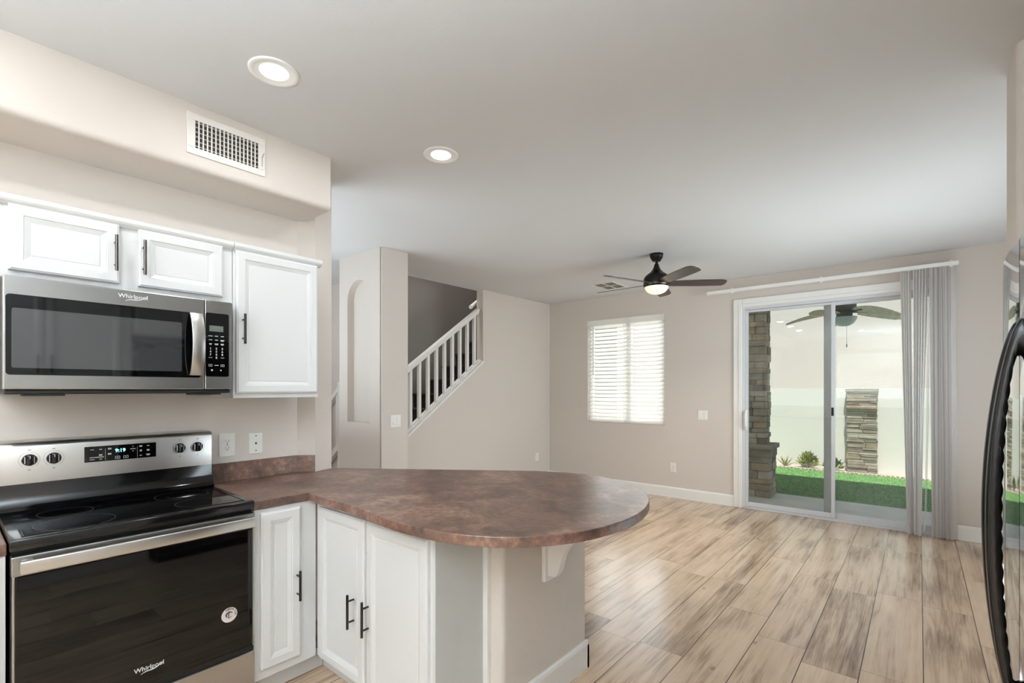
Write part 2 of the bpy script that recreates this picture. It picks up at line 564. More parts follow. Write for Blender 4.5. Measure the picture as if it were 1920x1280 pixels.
# back wall with window and door openings
WX0, WX1, WZ0, WZ1 = -3.754, -2.581, 0.938, 2.415
DX0, DX1, DZ1 = -1.616, 0.205, 2.395
mb = MB()
for a, b in (((-4.56, 0), (WX0, CEIL)), ((WX0, 0), (WX1, WZ0)), ((WX0, WZ1), (WX1, CEIL)), ((WX1, 0), (DX0, CEIL)), ((DX0, DZ1), (DX1, CEIL)), ((DX1, 0), (1.3, CEIL))):
    mb.box((a[0], BACK, a[1]), (b[0], BACK + 0.13, b[1]))
struct('wall_back', mb, 'wall', 'greige far wall holding the blind-covered window and sliding glass door', 'wall')
# stair wall: solid right, sloped knee wall left
sill = lambda y: 0.88 + (y - 3.438) * 0.722
struct('wall_stairs', MB().prism([(2.96, 0), (6.2, 0), (6.2, CEIL), (4.675, CEIL), (4.675, sill(4.675)), (2.96, sill(2.96))],
       lambda p, k: ((-4.56, -4.44)[k], p[0], p[1]), bev=0.004), 'wall', 'beige wall beside the stairs with a sloped open top', 'wall')
# niche column
def column():
    mb = MB()
    x0, x1, y0, y1 = -4.553, -3.825, 2.655, 2.96
    r = 0.022
    nx0, nx1, nz0, nzs = -4.402, -4.022, 1.09, 2.30
    cxn, rad, dep = (nx0 + nx1) / 2, (nx1 - nx0) / 2, 0.07
    xe = x1 - r
    arch = [(cxn + rad * math.cos(t), nzs + rad * math.sin(t)) for t in [math.pi * i / 24 for i in range(25)]]   # right to left
    q = lambda x, z, y=y0: (x, y, z)
    mb.add([q(x0, 0), q(xe, 0), q(xe, nz0), q(x0, nz0)], [(0, 1, 2, 3)])
    mb.add([q(x0, nz0), q(nx0, nz0), q(nx0, nzs), q(x0, nzs)], [(0, 1, 2, 3)])
    mb.add([q(nx1, nz0), q(xe, nz0), q(xe, nzs), q(nx1, nzs)], [(0, 1, 2, 3)])
    mb.add([q(xe, nzs), q(xe, CEIL), q(nx1, CEIL), q(nx1, nzs)], [(0, 1, 2, 3)])
    mb.add([q(nx0, nzs), q(nx0, CEIL), q(x0, CEIL), q(x0, nzs)], [(0, 1, 2, 3)])
    for i in range(24):
        a, b = arch[i], arch[i + 1]
        mb.add([q(*a), q(a[0], CEIL), q(b[0], CEIL), q(*b)], [(0, 1, 2, 3)])
    loop = [(nx0, nz0), (nx1, nz0)] + arch
    n = len(loop)
    mb.add([q(*p) for p in loop] + [q(p[0], p[1], y0 + dep) for p in loop],
           [(i, (i + 1) % n, n + (i + 1) % n, n + i) for i in range(n)] + [tuple(range(n, 2 * n))])
    arc = [(xe, y0), (xe, y0 + 0.024), (xe + 0.013, y0 + 0.024), (xe + 0.013, y0 + 0.004), (x1 - 0.003, y0 + 0.005), (x1, y0 + 0.010)]
    out = arc + [(x1, y1), (x0, y1), (x0, y0)]
    m2 = len(out)
    mb.add([(p[0], p[1], 0) for p in out] + [(p[0], p[1], CEIL) for p in out], [(i, i + 1, m2 + i + 1, m2 + i) for i in range(m2 - 1)])
    return mb
struct('wall_niche', column(), 'wall', 'greige wall pier with a tall arched niche in its face', 'wall', smooth=35)
# stairwell, hall, walls out of view
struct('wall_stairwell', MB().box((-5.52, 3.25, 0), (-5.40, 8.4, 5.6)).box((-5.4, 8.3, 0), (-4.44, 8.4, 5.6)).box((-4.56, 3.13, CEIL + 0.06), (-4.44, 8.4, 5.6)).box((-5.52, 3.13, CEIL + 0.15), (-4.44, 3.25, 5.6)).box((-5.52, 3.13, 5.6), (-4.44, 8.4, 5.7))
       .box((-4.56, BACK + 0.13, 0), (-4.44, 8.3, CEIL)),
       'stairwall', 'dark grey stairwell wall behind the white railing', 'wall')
struct('wall_hall', MB().box((-6.6, 3.25, 0), (-5.52, 3.37, CEIL)).box((-6.6, -2.7, 0), (-6.5, 3.25, CEIL)), 'wall', 'shaded greige hall wall seen in the gap beside the niche pier', 'wall')
KW = (-1.75, -0.25, 1.12, 2.4)   # kitchen window behind the camera
mb = MB()
for a, b in (((-6.6, 0), (KW[0], CEIL)), ((KW[0], 0), (KW[1], KW[2])), ((KW[0], KW[3]), (KW[1], CEIL)), ((KW[1], 0), (1.3, CEIL))):
    mb.box((a[0], -2.7, a[1]), (b[0], -2.58, b[1]))
struct('wall_front', mb, 'wall', 'greige kitchen wall with the sink window', 'wall')
struct('wall_right', MB().box((1.2, 2.9, 0), (1.3, 3.5, CEIL)).box((1.2, 5.5, 0), (1.3, 6.2, CEIL)).box((1.2, 3.5, 0), (1.3, 5.5, 0.9)).box((1.2, 3.5, 2.3), (1.3, 5.5, CEIL)).box((0.95, -2.58, 0), (1.07, 2.65, CEIL)), 'wall', 'greige right side wall behind the refrigerator', 'wall')
rr = 0.03
arc = [(0.285 + rr - rr * math.cos(t), 2.65 + rr - rr * math.sin(t)) for t in [math.pi / 2 * i / 6 for i in range(7)]]
struct('wall_stub', MB().zprism(arc + [(1.3, 2.65), (1.3, 2.92), (0.285, 2.92)], 0, CEIL), 'wall', 'pale wall end rising beside and above the black refrigerator', 'wall', smooth=40)
# peninsula half wall
pw = [(-1.40, 1.492)] + [(-1.307 - 0.022 + 0.022 * math.sin(t), 1.492 + 0.022 - 0.022 * math.cos(t)) for t in [math.pi / 2 * i / 6 for i in range(7)]] + [(-1.307, 2.13), (-1.62, 2.13), (-2.70, 1.60), (-2.70, 1.50)]
struct('wall_peninsula', MB().zprism(pw, 0, 0.874, bev=0.0), 'wall_tex', 'textured greige half wall under the rounded counter end', 'half wall', smooth=40)
# baseboards
BBH = 0.137
def bb_prof(mb, p, q, nrm, h=BBH, t=0.016):
    p, q, nrm = Vector((*p, 0)), Vector((*q, 0)), Vector((*nrm, 0))
    prof = [(0, 0), (t, 0), (t, h - 0.02), (t * 0.75, h - 0.008), (t * 0.35, h), (0, h)]
    return mb.prism(prof, lambda a, k: tuple((p, q)[k] + nrm * a[0] + Vector((0, 0, a[1]))))
struct('baseboard_back', bb_prof(bb_prof(MB(), (-4.44, BACK), (-1.713, BACK), (0, -1)), (0.262, BACK), (1.2, BACK), (0, -1)), 'trim', 'white baseboard along the far wall', 'baseboard')
struct('baseboard_left', bb_prof(MB(), (-4.44, 2.96), (-4.44, BACK), (1, 0)), 'trim', 'white baseboard along the stair wall', 'baseboard')
mb = bb_prof(MB(), (-1.307, 1.515), (-1.307, 2.146), (1, 0))
bb_prof(mb, (-1.60, 2.13), (-1.291, 2.13), (0, 1))
struct('baseboard_peninsula', mb, 'trim', 'white baseboard on the half wall under the rounded counter end', 'baseboard')
# door casing
mb = MB()
mb.box((-1.713, BACK - 0.02, 0), (DX0, BACK, 2.494), 0.006).box((DX0, BACK - 0.02, 2.392), (0.24, BACK, 2.494), 0.006).box((DX1, BACK - 0.02, 0), (0.24, BACK, 2.392), 0.006)
mb.box((-1.655, BACK - 0.026, 0), (DX0, BACK - 0.018, 2.43), 0.003).box((DX0, BACK - 0.026, 2.392), (DX1, BACK - 0.018, 2.43), 0.003)
struct('trim_1', mb, 'trim', 'white casing around the sliding glass door', 'door casing')
# sloped sill cap of the knee wall
yy = [2.97, 4.70]
struct('trim_2', MB().prism([(2.97, sill(2.97) - 0.002), (4.672, sill(4.672) - 0.002), (4.672, sill(4.672) + 0.028), (2.97, sill(2.97) + 0.028)],
       lambda p, k: ((-4.575, -4.418)[k], p[0], p[1]), bev=0.006), 'trim', 'white sloped cap board under the stair balusters', 'sill cap')
# bright corner bead at the half wall front edge
struct('trim_3', MB().box((-1.40, 1.470, 0), (-1.372, 1.492, 0.874), 0.003), 'trim', 'white vertical trim strip between grey end panel and half wall', 'trim strip')

# ---- window in back wall
w1 = thing('window_1', ((WX0 + WX1) / 2, BACK + 0.09, WZ0), 'white framed sliding window behind the horizontal blind', 'window', kind='structure')
mb = MB()
f = 0.045
y0, y1 = BACK + 0.07, BACK + 0.12
mb.box((WX0, y0, WZ0), (WX0 + f, y1, WZ1), .004).box((WX1 - f, y0, WZ0), (WX1, y1, WZ1), .004).box((WX0 + f, y0, WZ0), (WX1 - f, y1, WZ0 + f), .004).box((WX0 + f, y0, WZ1 - f), (WX1 - f, y1, WZ1), .004)
mb.build('window_frame', 'alu', w1)
xm = -3.12
MB().box((xm - 0.03, y0 - 0.005, WZ0 + f), (xm + 0.03, y1 - 0.005, WZ1 - f), .004).build('mullion', 'alu', w1)
MB().box((WX0 + f, y0 + 0.02, WZ0 + f), (xm - 0.03, y0 + 0.026, WZ1 - f)).build('pane', 'wglass', w1)
MB().box((xm + 0.03, y0 + 0.02, WZ0 + f), (WX1 - f, y0 + 0.026, WZ1 - f)).build('pane', 'wglass', w1)
# ---- kitchen window behind the camera
w2 = thing('window_2', ((KW[0] + KW[1]) / 2, -2.64, KW[2]), 'kitchen sink window with white blind facing the sliding door', 'window', kind='structure')
mb = MB()
mb.box((KW[0], -2.69, KW[2]), (KW[0] + f, -2.65, KW[3])).box((KW[1] - f, -2.69, KW[2]), (KW[1], -2.65, KW[3])).box((KW[0] + f, -2.69, KW[2]), (KW[1] - f, -2.65, KW[2] + f)).box((KW[0] + f, -2.69, KW[3] - f), (KW[1] - f, -2.65, KW[3]))
mb.build('window_frame', 'alu', w2)
MB().box((KW[0] + f, -2.674, KW[2] + f), (KW[1] - f, -2.668, KW[3] - f)).build('pane', 'wglass', w2)

# ---- added side window, unseen; an opening for family room fill light
w3 = thing('added_side_window', (1.26, 4.5, 0.9), 'added unseen side window with white frame, giving the family room fill light', 'window', kind='structure')
mb = MB().box((1.23, 3.5, 0.9), (1.28, 3.545, 2.3)).box((1.23, 5.455, 0.9), (1.28, 5.5, 2.3)).box((1.23, 3.545, 0.9), (1.28, 5.455, 0.945)).box((1.23, 3.545, 2.255), (1.28, 5.455, 2.3)).box((1.235, 4.48, 0.945), (1.275, 4.52, 2.255))
mb.build('window_frame', 'alu', w3)
MB().box((1.252, 3.545, 0.945), (1.258, 4.48, 2.255)).build('pane', 'wglass', w3)
MB().box((1.252, 4.52, 0.945), (1.258, 5.455, 2.255)).build('pane', 'wglass', w3)

# ---- sliding door
d1 = thing('door_1', ((DX0 + DX1) / 2, BACK + 0.06, 0), 'white framed sliding glass patio door with green-tinted panes', 'door', kind='structure')
mb = MB()
mb.box((DX0, BACK - 0.005, 0), (DX0 + 0.03, BACK + 0.125, DZ1), .003).box((DX1 - 0.03, BACK - 0.005, 0), (DX1, BACK + 0.125, DZ1), .003)
mb.box((DX0 + 0.03, BACK - 0.005, DZ1 - 0.035), (DX1 - 0.03, BACK + 0.125, DZ1), .003).box((DX0 + 0.03, BACK - 0.012, 0.0), (DX1 - 0.03, BACK + 0.125, 0.022), .003)
mb.box((DX0 + 0.03, BACK + 0.055, 0.022), (DX1 - 0.03, BACK + 0.060, 0.04)).box((DX0 + 0.03, BACK + 0.055, DZ1 - 0.06), (DX1 - 0.03, BACK + 0.060, DZ1 - 0.035))
mb.build('door_frame', 'alu', d1)
def panel(x0, x1, y0, y1, sl, sr, nm, lm='alu'):
    z0, z1 = 0.024, DZ1 - 0.037
    mb = MB()
    mb.box((x1 - sr, y0, z0), (x1, y1, z1), .004).box((x0 + sl, y0, z0), (x1 - sr, y1, z0 + 0.055), .004).box((x0 + sl, y0, z1 - 0.03), (x1 - sr, y1, z1), .004)
    o = mb.box((x0, y0, z0), (x0 + sl, y1, z1), .004).build(nm, 'alu', d1)
    ym = (y0 + y1) / 2
    MB().box((x0 + sl, ym - 0.003, z0 + 0.055), (x1 - sr, ym + 0.003, z1 - 0.03)).build('pane', 'glass', o)
    return o
sp = panel(DX0 + 0.03, -0.690, BACK + 0.010, BACK + 0.045, 0.032, 0.036, 'sliding_panel')
fp = panel(-0.80, DX1 - 0.03, BACK + 0.068, BACK + 0.103, 0.07, 0.045, 'fixed_panel')
mb = MB()
mb.box((DX0 + 0.033, BACK - 0.03, 0.93), (DX0 + 0.058, BACK + 0.012, 1.17), .006)
mb.tube([(DX0 + 0.046, BACK - 0.02, 0.95), (DX0 + 0.048, BACK - 0.055, 0.98), (DX0 + 0.05, BACK - 0.06, 1.05), (DX0 + 0.048, BACK - 0.055, 1.12), (DX0 + 0.046, BACK - 0.02, 1.15)], 0.012)
mb.build('door_handle', 'trim', sp, smooth=40)
mb = MB().box((-0.722, BACK - 0.004, 1.13), (-0.700, BACK + 0.012, 1.22), .004)
mb.build('latch', 'handleblack', sp)

# ================================================================== KITCHEN
def pull(parent, c, axis_out, L=0.165, m='pull', off=0.032, vertical=True, r=0.006):
    c = Vector(c); n = Vector(axis_out)
    d = Vector((0, 0, 1)) if vertical else n.cross(Vector((0, 0, 1)))
    p = c + n * off
    mb = MB()
    mb.cyl(p - d * L / 2, p + d * L / 2, r, n=14)
    for s in (-1, 1):
        mb.cyl(c + d * s * L * 0.31, p + d * s * L * 0.31, r * 0.72, n=10)
    return mb.build('handle', m, parent, smooth=40)

DPN = [(0.0, 0.0), (0.0, 0.013), (0.002, 0.016), (0.006, 0.0175), (0.008, 0.020), (0.040, 0.020), (0.042, 0.0165), (0.045, 0.0165), (0.062, 0.0095), (0.064, 0.0115)]
DP = DPN

# ---- wall cabinets
FX = -2.617      # face frame plane; door fronts stand 2 cm proud
c1 = thing('wall_cabinet', (-2.76, 0.545, 1.838), 'white two-door wall cabinet directly above the microwave', 'cabinet', 'white wall cabinets over the range')
MB().box((-2.908, 0.147, 1.840), (FX, 0.944, 2.138), .002).build('carcass', 'cab', c1)
MB().prism([(-2.63, 2.112), (FX + 0.010, 2.112), (FX + 0.022, 2.124), (FX + 0.026, 2.132), (FX + 0.026, 2.148), (-2.63, 2.148)], lambda p, k: (p[0], (0.10, 0.944)[k], p[1])).build('top_moulding', 'cab', c1)
for ya, yb, hy in ((0.168, 0.497, 0.481), (0.562, 0.897, 0.578)):
    d = MB().rings((FX, ya, 1.868), (0, 1, 0), (0, 0, 1), (1, 0, 0), yb - ya, 0.250, DP).build('door', 'cab', c1)
    pull(d, (FX + 0.020, hy, 1.990), (1, 0, 0), 0.150)
c2 = thing('wall_cabinet', (-2.76, 1.17, 1.38), 'tall white single-door wall cabinet right of the microwave', 'cabinet', 'white wall cabinets over the range')
MB().box((-2.908, 0.946, 1.382), (FX, 1.392, 2.138), .002).build('carcass', 'cab', c2)
MB().prism([(-2.63, 2.112), (FX + 0.010, 2.112), (FX + 0.022, 2.124), (FX + 0.026, 2.132), (FX + 0.026, 2.148), (-2.63, 2.148)], lambda p, k: (p[0], (0.946, 1.405)[k], p[1])).build('top_moulding', 'cab', c2)
d = MB().rings((FX, 0.957, 1.398), (0, 1, 0), (0, 0, 1), (1, 0, 0), 0.425, 0.715, DP).build('door', 'cab', c2)
pull(d, (FX + 0.020, 0.985, 1.72), (1, 0, 0), 0.150, 'pulldark')
MB().box((-2.908, 0.946, 1.374), (FX + 0.004, 1.392, 1.384), .001).build('bottom_panel', 'cab', c2)

# ---- microwave
mw = thing('microwave', (-2.72, 0.533, 1.40), 'stainless over-the-range microwave with black glass door', 'microwave')
MF = -2.535
MB().box((-2.908, 0.150, 1.418), (MF - 0.03, 0.914, 1.836), .003).build('body', 'blackmatte', mw)
MB().box((-2.90, 0.155, 1.400), (MF - 0.012, 0.909, 1.418), .004).box((-2.60, 0.20, 1.393), (-2.55, 0.32, 1.400), .002).box((-2.60, 0.74, 1.393), (-2.55, 0.87, 1.400), .002).build('vent_base', 'blackmatte', mw)
md = MB().box((MF - 0.03, 0.150, 1.418), (MF, 0.795, 1.836), .004).build('door', 'steel', mw)
def rrect(y0, y1, z0, z1, r, x0, x1, n=6):
    pts = []
    for cy, cz, a0 in ((y1 - r, z1 - r, 0), (y0 + r, z1 - r, 90), (y0 + r, z0 + r, 180), (y1 - r, z0 + r, 270)):
        for i in range(n + 1):
            t = math.radians(a0 + 90 * i / n)
            pts.append((cy + r * math.cos(t), cz + r * math.sin(t)))
    return MB().prism(pts, lambda p, k: ((x0, x1)[k], p[0], p[1]))
rrect(0.157, 0.781, 1.472, 1.768, 0.012, MF - 0.005, MF + 0.0015).build('window_border', 'blackglass', md)
rrect(0.172, 0.705, 1.498, 1.718, 0.008, MF - 0.004, MF + 0.003).build('window', 'doorglass', md)
# bowed flat handle
pts_o, pts_i = [], []
for i in range(17):
    t = i / 16
    z = 1.482 + 0.283 * t
    bow = 0.012 + 0.040 * math.sin(math.pi * t) ** 0.75
    pts_o.append((MF + bow + 0.008, z)); pts_i.append((MF + bow - 0.004, z))
MB().prism(pts_o + pts_i[::-1], lambda p, k: (p[0], (0.732, 0.782)[k], p[1]), bev=0.002).box((MF, 0.737, 1.484), (MF + 0.014, 0.777, 1.502), .002).box((MF, 0.737, 1.745), (MF + 0.014, 0.777, 1.763), .002).build('handle', 'steel2', md, smooth=50)
text_mb('Whirlpool', 0.024, (MF + 0.0005, 0.530, 1.808), (0, 1, 0), (0, 0, 1), 0.0012, 0.0002).build('brand_lettering', 'chrome', md)
mb = MB()
sw = [(0.503 + 0.075 * t, 1.789 + 0.006 * math.sin(t * 6.0) * (1 - t) + 0.022 * t * t) for t in [i / 14 for i in range(15)]]
mb.tube([(MF + 0.001, a, b) for a, b in sw], [0.0008 + 0.0012 * math.sin(math.pi * i / 14) for i in range(15)], 6)
mb.build('brand_swoosh', 'chrome', md)
cp = MB().box((MF - 0.03, 0.7975, 1.418), (MF, 0.914, 1.836), .004).build('control_column', 'steel', mw)
cpp = rrect(0.800, 0.899, 1.478, 1.776, 0.008, MF - 0.005, MF + 0.0015).build('keypad_panel', 'blackglass', mw)
MB().box((MF, 0.815, 1.690), (MF + 0.0025, 0.874, 1.717)).build('display', 'lcd', cpp)
def mlabel(y, z, w, h=0.0012):
    MB().box((MF + 0.001, y - w, z - h), (MF + 0.0025, y + w, z + h)).build('key_label', 'whiteink', cpp)
for r_, z in enumerate((1.668, 1.650, 1.632)):
    for k, y in enumerate((0.820, 0.845, 0.870)):
        w = (0.0085, 0.007, 0.006)[(k + r_) % 3]
        mlabel(y, z, w)
        if r_ == 2 or (r_ == 1 and k == 2):
            mlabel(y, z - 0.0041, w * .7)
mlabel(0.8455, 1.531, 0.0085); mlabel(0.820, 1.5668, 0.008, .0008); mlabel(0.8705, 1.5668, 0.0075, .0008)
MB().cyl((MF + 0.001, 0.826, 1.508), (MF + 0.0025, 0.826, 1.508), 0.004, n=12).build('key_symbol', 'whiteink', cpp)
MB().cyl((MF + 0.001, 0.864, 1.508), (MF + 0.0025, 0.864, 1.508), 0.0035, n=4).build('key_symbol', 'whiteink', cpp)
for i, ch in enumerate('1234567890'):
    y, z = (0.845, 1.566) if ch == '0' else (0.820 + 0.025 * (i % 3), 1.609 - 0.0143 * (i // 3))
    text_mb(ch, 0.013, (MF + 0.0018, y, z), (0, 1, 0), (0, 0, 1), 0.0004, 0.0004).build('number_key', 'whiteink', cpp)

# ---- range
rg = thing('range', (-2.55, 0.528, 0.0), 'stainless freestanding electric range with black glass cooktop and oven door', 'stove')
RY0, RY1 = 0.148, 0.908
RF = -2.262
MB().box((-2.89, RY0 + 0.004, 0.02), (RF - 0.035, RY1 - 0.004, 0.885), .003).build('body', 'blackmatte', rg)
ct = MB().box((-2.80, RY0, 0.886), (RF + 0.002, RY1, 0.925), .007, 3).build('cooktop_frame', 'blackgloss', rg, smooth=40)
MB().box((-2.745, RY0 + 0.035, 0.920), (RF - 0.035, RY1 - 0.035, 0.9265), .003).build('glass_cooktop', 'blackglass', rg)
for cx_, cy_, r_ in ((-2.40, 0.33, 0.115), (-2.40, 0.73, 0.085), (-2.62, 0.33, 0.085), (-2.62, 0.73, 0.105)):
    n = 48
    vs = []
    for i in range(n):
        t = 2 * math.pi * i / n
        vs += [(cx_ + r_ * math.cos(t), cy_ + r_ * math.sin(t), 0.9268), (cx_ + (r_ - 0.002) * math.cos(t), cy_ + (r_ - 0.002) * math.sin(t), 0.9268)]
    MB().add(vs, [(2 * i, (2 * i + 2) % (2 * n), (2 * i + 3) % (2 * n), 2 * i + 1) for i in range(n)]).build('burner_ring', 'ring', rg)
# thin bright edging around the glass
mb = MB()
for a, b in (((-2.748, RY0 + 0.031, 0.921), (RF - 0.032, RY0 + 0.035, 0.9275)), ((-2.748, RY1 - 0.035, 0.921), (RF - 0.032, RY1 - 0.031, 0.9275)), ((-2.750, RY0 + 0.031, 0.921), (-2.746, RY1 - 0.031, 0.9275)), ((RF - 0.034, RY0 + 0.031, 0.921), (RF - 0.030, RY1 - 0.031, 0.9275))):
    mb.box(a, b, .001)
mb.build('cooktop_edging', 'blackgloss', rg)
# black lower riser of the backguard
BX = -2.77
prof = [(-2.89, 0.925), (-2.742, 0.925), (-2.738, 0.934), (-2.748, 0.944), (-2.758, 0.952), (-2.768, 0.985), (-2.772, 1.036), (-2.89, 1.036)]
MB().prism(prof, lambda p, k: (p[0], (RY0 + 0.002, RY1 - 0.002)[k], p[1]), bev=0.004).build('riser', 'blackgloss', rg, smooth=40)
prof = [(-2.905, 1.036), (BX, 1.036), (BX, 1.184)] + [(BX - 0.03 + 0.03 * math.cos(t), 1.180 + 0.025 * math.sin(t)) for t in [math.pi / 2 * i / 5 for i in range(1, 6)]] + [(-2.905, 1.205)]
bg = MB().prism(prof, lambda p, k: (p[0], (RY0, RY1)[k], p[1]), bev=0.008, seg=3).build('backguard', 'steel2', rg, smooth=35)
dp = MB().box((BX - 0.004, 0.408, 1.099), (BX + 0.0015, 0.667, 1.168), .003).build('clock_panel', 'blackglass', rg)
mb = text_mb('9:19', 0.022, (BX + 0.0018, 0.532, 1.142), (0, 1, 0), (0, 0, 1), 0.0004, 0.0004)
mb.build('clock_digits', 'cyan', dp)
def dash(y, z, w, h=0.0011):
    MB().box((BX + 0.001, y - w, z - h), (BX + 0.0022, y + w, z + h)).build('key_label', 'whiteink', dp)
for y, z, w in ((0.434, 1.153, .006), (0.463, 1.153, .005), (0.463, 1.130, .006), (0.463, 1.126, .006), (0.434, 1.110, .008), (0.463, 1.110, .005), (0.45, 1.119, .024),
                (0.494, 1.155, .006), (0.494, 1.151, .006), (0.494, 1.132, .006), (0.494, 1.128, .006), (0.578, 1.145, .010), (0.578, 1.156, .002), (0.578, 1.135, .002),
                (0.607, 1.156, .006), (0.607, 1.153, .005), (0.607, 1.136, .004), (0.607, 1.132, .004), (0.607, 1.112, .005), (0.635, 1.155, .005), (0.635, 1.136, .005), (0.635, 1.132, .005), (0.635, 1.115, .008), (0.635, 1.111, .005)):
    dash(y, z, w)
def boxmark(x, y, z, w, h, parent):
    mb = MB()
    e = 0.0006
    mb.box((x + 0.001, y - w, z - h - e), (x + 0.0022, y + w, z - h + e)).box((x + 0.001, y - w, z + h - e), (x + 0.0022, y + w, z + h + e))
    mb.box((x + 0.001, y - w - e, z - h - e), (x + 0.0022, y - w + e, z + h + e)).box((x + 0.001, y + w - e, z - h - e), (x + 0.0022, y + w + e, z + h + e))
    mb.box((x + 0.001, y - .002, z - .0011), (x + 0.0022, y + .002, z + .0011))
    mb.build('key_outline', 'whiteink', parent)
for y in (0.522, 0.552):
    boxmark(BX, y, 1.1115, .008, .005, dp)
for y in (0.479, 0.594):
    MB().box((BX + 0.001, y - .0003, 1.105), (BX + 0.0022, y + .0003, 1.155)).build('divider_line', 'whiteink', dp)
for y in (0.239, 0.312, 0.763, 0.838):
    z = 1.131
    k = MB().lathe((BX, y, z), [(0.0, 0.0), (0.0235, 0.0), (0.0235, 0.006), (0.0215, 0.010), (0.0, 0.010)], 32, axis='x')
    kb = k.build('knob', 'blackgloss', rg, smooth=40)
    MB().box((BX + 0.008, y - 0.0075, z - 0.021), (BX + 0.026, y + 0.0075, z + 0.021), .004).build('grip', 'blackgloss', kb)
    MB().box((BX + 0.009, y - 0.0155, z - 0.014), (BX + 0.0112, y - 0.0128, z + 0.014)).box((BX + 0.009, y + 0.0128, z - 0.014), (BX + 0.0112, y + 0.0148, z + 0.014)).box((BX + 0.0255, y - 0.001, z + 0.007), (BX + 0.0265, y + 0.001, z + 0.018)).build('pointer', 'whiteink', kb)
    mb = MB()
    for a in range(40, 321, 9):
        t = math.radians(a - 90)
        p = Vector((BX + 0.0002, y + 0.0315 * math.cos(t), z + 0.0315 * math.sin(t)))
        mb.box(p - Vector((0, .0009, .0009)), p + Vector((.0006, .0009, .0009)))
    mb.build('dial_marking', 'ink', bg)
    MB().box((BX, y - 0.005, z + 0.039), (BX + 0.0006, y + 0.005, z + 0.0415)).build('dial_label', 'ink', bg)
    MB().box((BX, y - 0.004, z - 0.042), (BX + 0.0006, y + 0.004, z - 0.0395)).build('dial_label', 'ink', bg)
for y in (0.820, 0.871):
    boxmark(MF, y, 1.5306, .007, .0045, cpp)
# oven door
od = MB().box((RF - 0.035, RY0 + 0.004, 0.806), (RF + 0.012, RY1 - 0.002, 0.872), .004).box((RF - 0.035, RY0 + 0.006, 0.285), (RF + 0.006, RY1 - 0.004, 0.806), .003).build('oven_door', 'steel', rg)
MB().box((RF + 0.002, RY0 + 0.012, 0.287), (RF + 0.012, RY1 - 0.012, 0.806), .004).build('window', 'blackglass', od)
MB().box((RF + 0.040, 0.170, 0.820), (RF + 0.056, 0.893, 0.862), .005, 3).box((RF + 0.008, 0.175, 0.826), (RF + 0.044, 0.205, 0.856), .003).box((RF + 0.008, 0.858, 0.826), (RF + 0.044, 0.888, 0.856), .003).build('handle', 'steel2', od, smooth=40)
GX = RF + 0.0122
text_mb('Whirlpool', 0.0225, (GX, 0.520, 0.358), (0, 1, 0), (0, 0, 1), 0.0008, 0.0003).build('brand_lettering', 'chrome', od)
mb = MB().tube([(GX + 0.0005, 0.493 + 0.072 * t, 0.340 + 0.006 * math.sin(t * 6.0) * (1 - t) + 0.022 * t * t) for t in [i / 14 for i in range(15)]], [0.0008 + 0.0012 * math.sin(math.pi * i / 14) for i in range(15)], 6)
mb.build('brand_swoosh', 'chrome', od)
MB().box((RF - 0.03, RY0 + 0.006, 0.245), (RF - 0.004, RY1 - 0.004, 0.284)).build('door_gap', 'blackmatte', rg)
MB().box((RF - 0.035, RY0 + 0.004, 0.06), (RF + 0.006, RY1 - 0.002, 0.262), .004).build('drawer', 'steel', rg)
MB().box((-2.85, RY0 + 0.02, 0.0), (RF - 0.06, RY1 - 0.02, 0.06)).build('plinth', 'blackmatte', rg)
# round sticker
sy, sz = 0.800, 0.457
st = thing('sticker', (GX, sy, sz), 'round silver sticker lettered AMERICA on the black oven door', 'sticker')
MB().cyl((GX, sy, sz), (GX + 0.0006, sy, sz), 0.031, n=40).build('disc', 'sticker', st)
mb = MB()
for i, ch in enumerate('AMERICA'):
    a = math.radians(118 - i * 21)
    U = Vector((0, math.sin(a), -math.cos(a))); V = Vector((0, math.cos(a), math.sin(a)))
    t = text_mb(ch, 0.011, Vector((GX + 0.0008, sy, sz)) + V * 0.0245, U, V, 0.0002, 0.0004)
    mb.add(t.v, t.f)
mb.build('lettering', 'stickerdark', st)
mb = MB()
mb.tube([(GX + 0.001, sy - 0.013 * math.cos(t) , sz + 0.001 + 0.011 * math.sin(t)) for t in [math.radians(-40 + 200 * i / 16) for i in range(17)]], [0.0008 + 0.0026 * math.sin(math.pi * min(1, (i + 2) / 18)) for i in range(17)], 6)
mb.tube([(GX + 0.001, sy - 0.002, sz + 0.017), (GX + 0.001, sy - 0.003, sz), (GX + 0.001, sy - 0.002, sz - 0.017)], [0.0005, 0.0016, 0.0005], 6)
mb.build('emblem', 'stickerdark', st)
MB().tube([(GX + 0.001, sy - 0.010, sz - 0.009), (GX + 0.001, sy, sz - 0.0115), (GX + 0.001, sy + 0.013, sz - 0.008)], [0.0012, 0.002, 0.0006], 6).build('ribbon', 'stickerred', st)

# ---- base cabinets
b1 = thing('base_cabinet', (-2.55, 1.03, 0), 'narrow white base cabinet between the range and the inside corner', 'cabinet', 'white base cabinets')
BFX = -2.285
MB().box((-2.90, 0.914, 0.10), (BFX, 1.205, 0.874), .002).build('carcass', 'cab', b1)
MB().box((-2.88, 0.916, 0.0), (BFX - 0.065, 1.275, 0.098)).build('toe_kick', 'cab', b1)
d = MB().rings((BFX, 0.938, 0.145), (0, 1, 0), (0, 0, 1), (1, 0, 0), 0.182, 0.712, DPN).build('door', 'cab', b1)
pull(d, (BFX + 0.020, 1.101, 0.49), (1, 0, 0), 0.140, 'pulldark')
b2 = thing('base_cabinet', (-1.84, 1.35, 0), 'white two-door base cabinet under the rounded peninsula counter', 'cabinet', 'white base cabinets')
BFY = 1.212
MB().box((BFX, BFY, 0.10), (-1.412, 1.490, 0.874), .002).build('carcass', 'cab', b2)
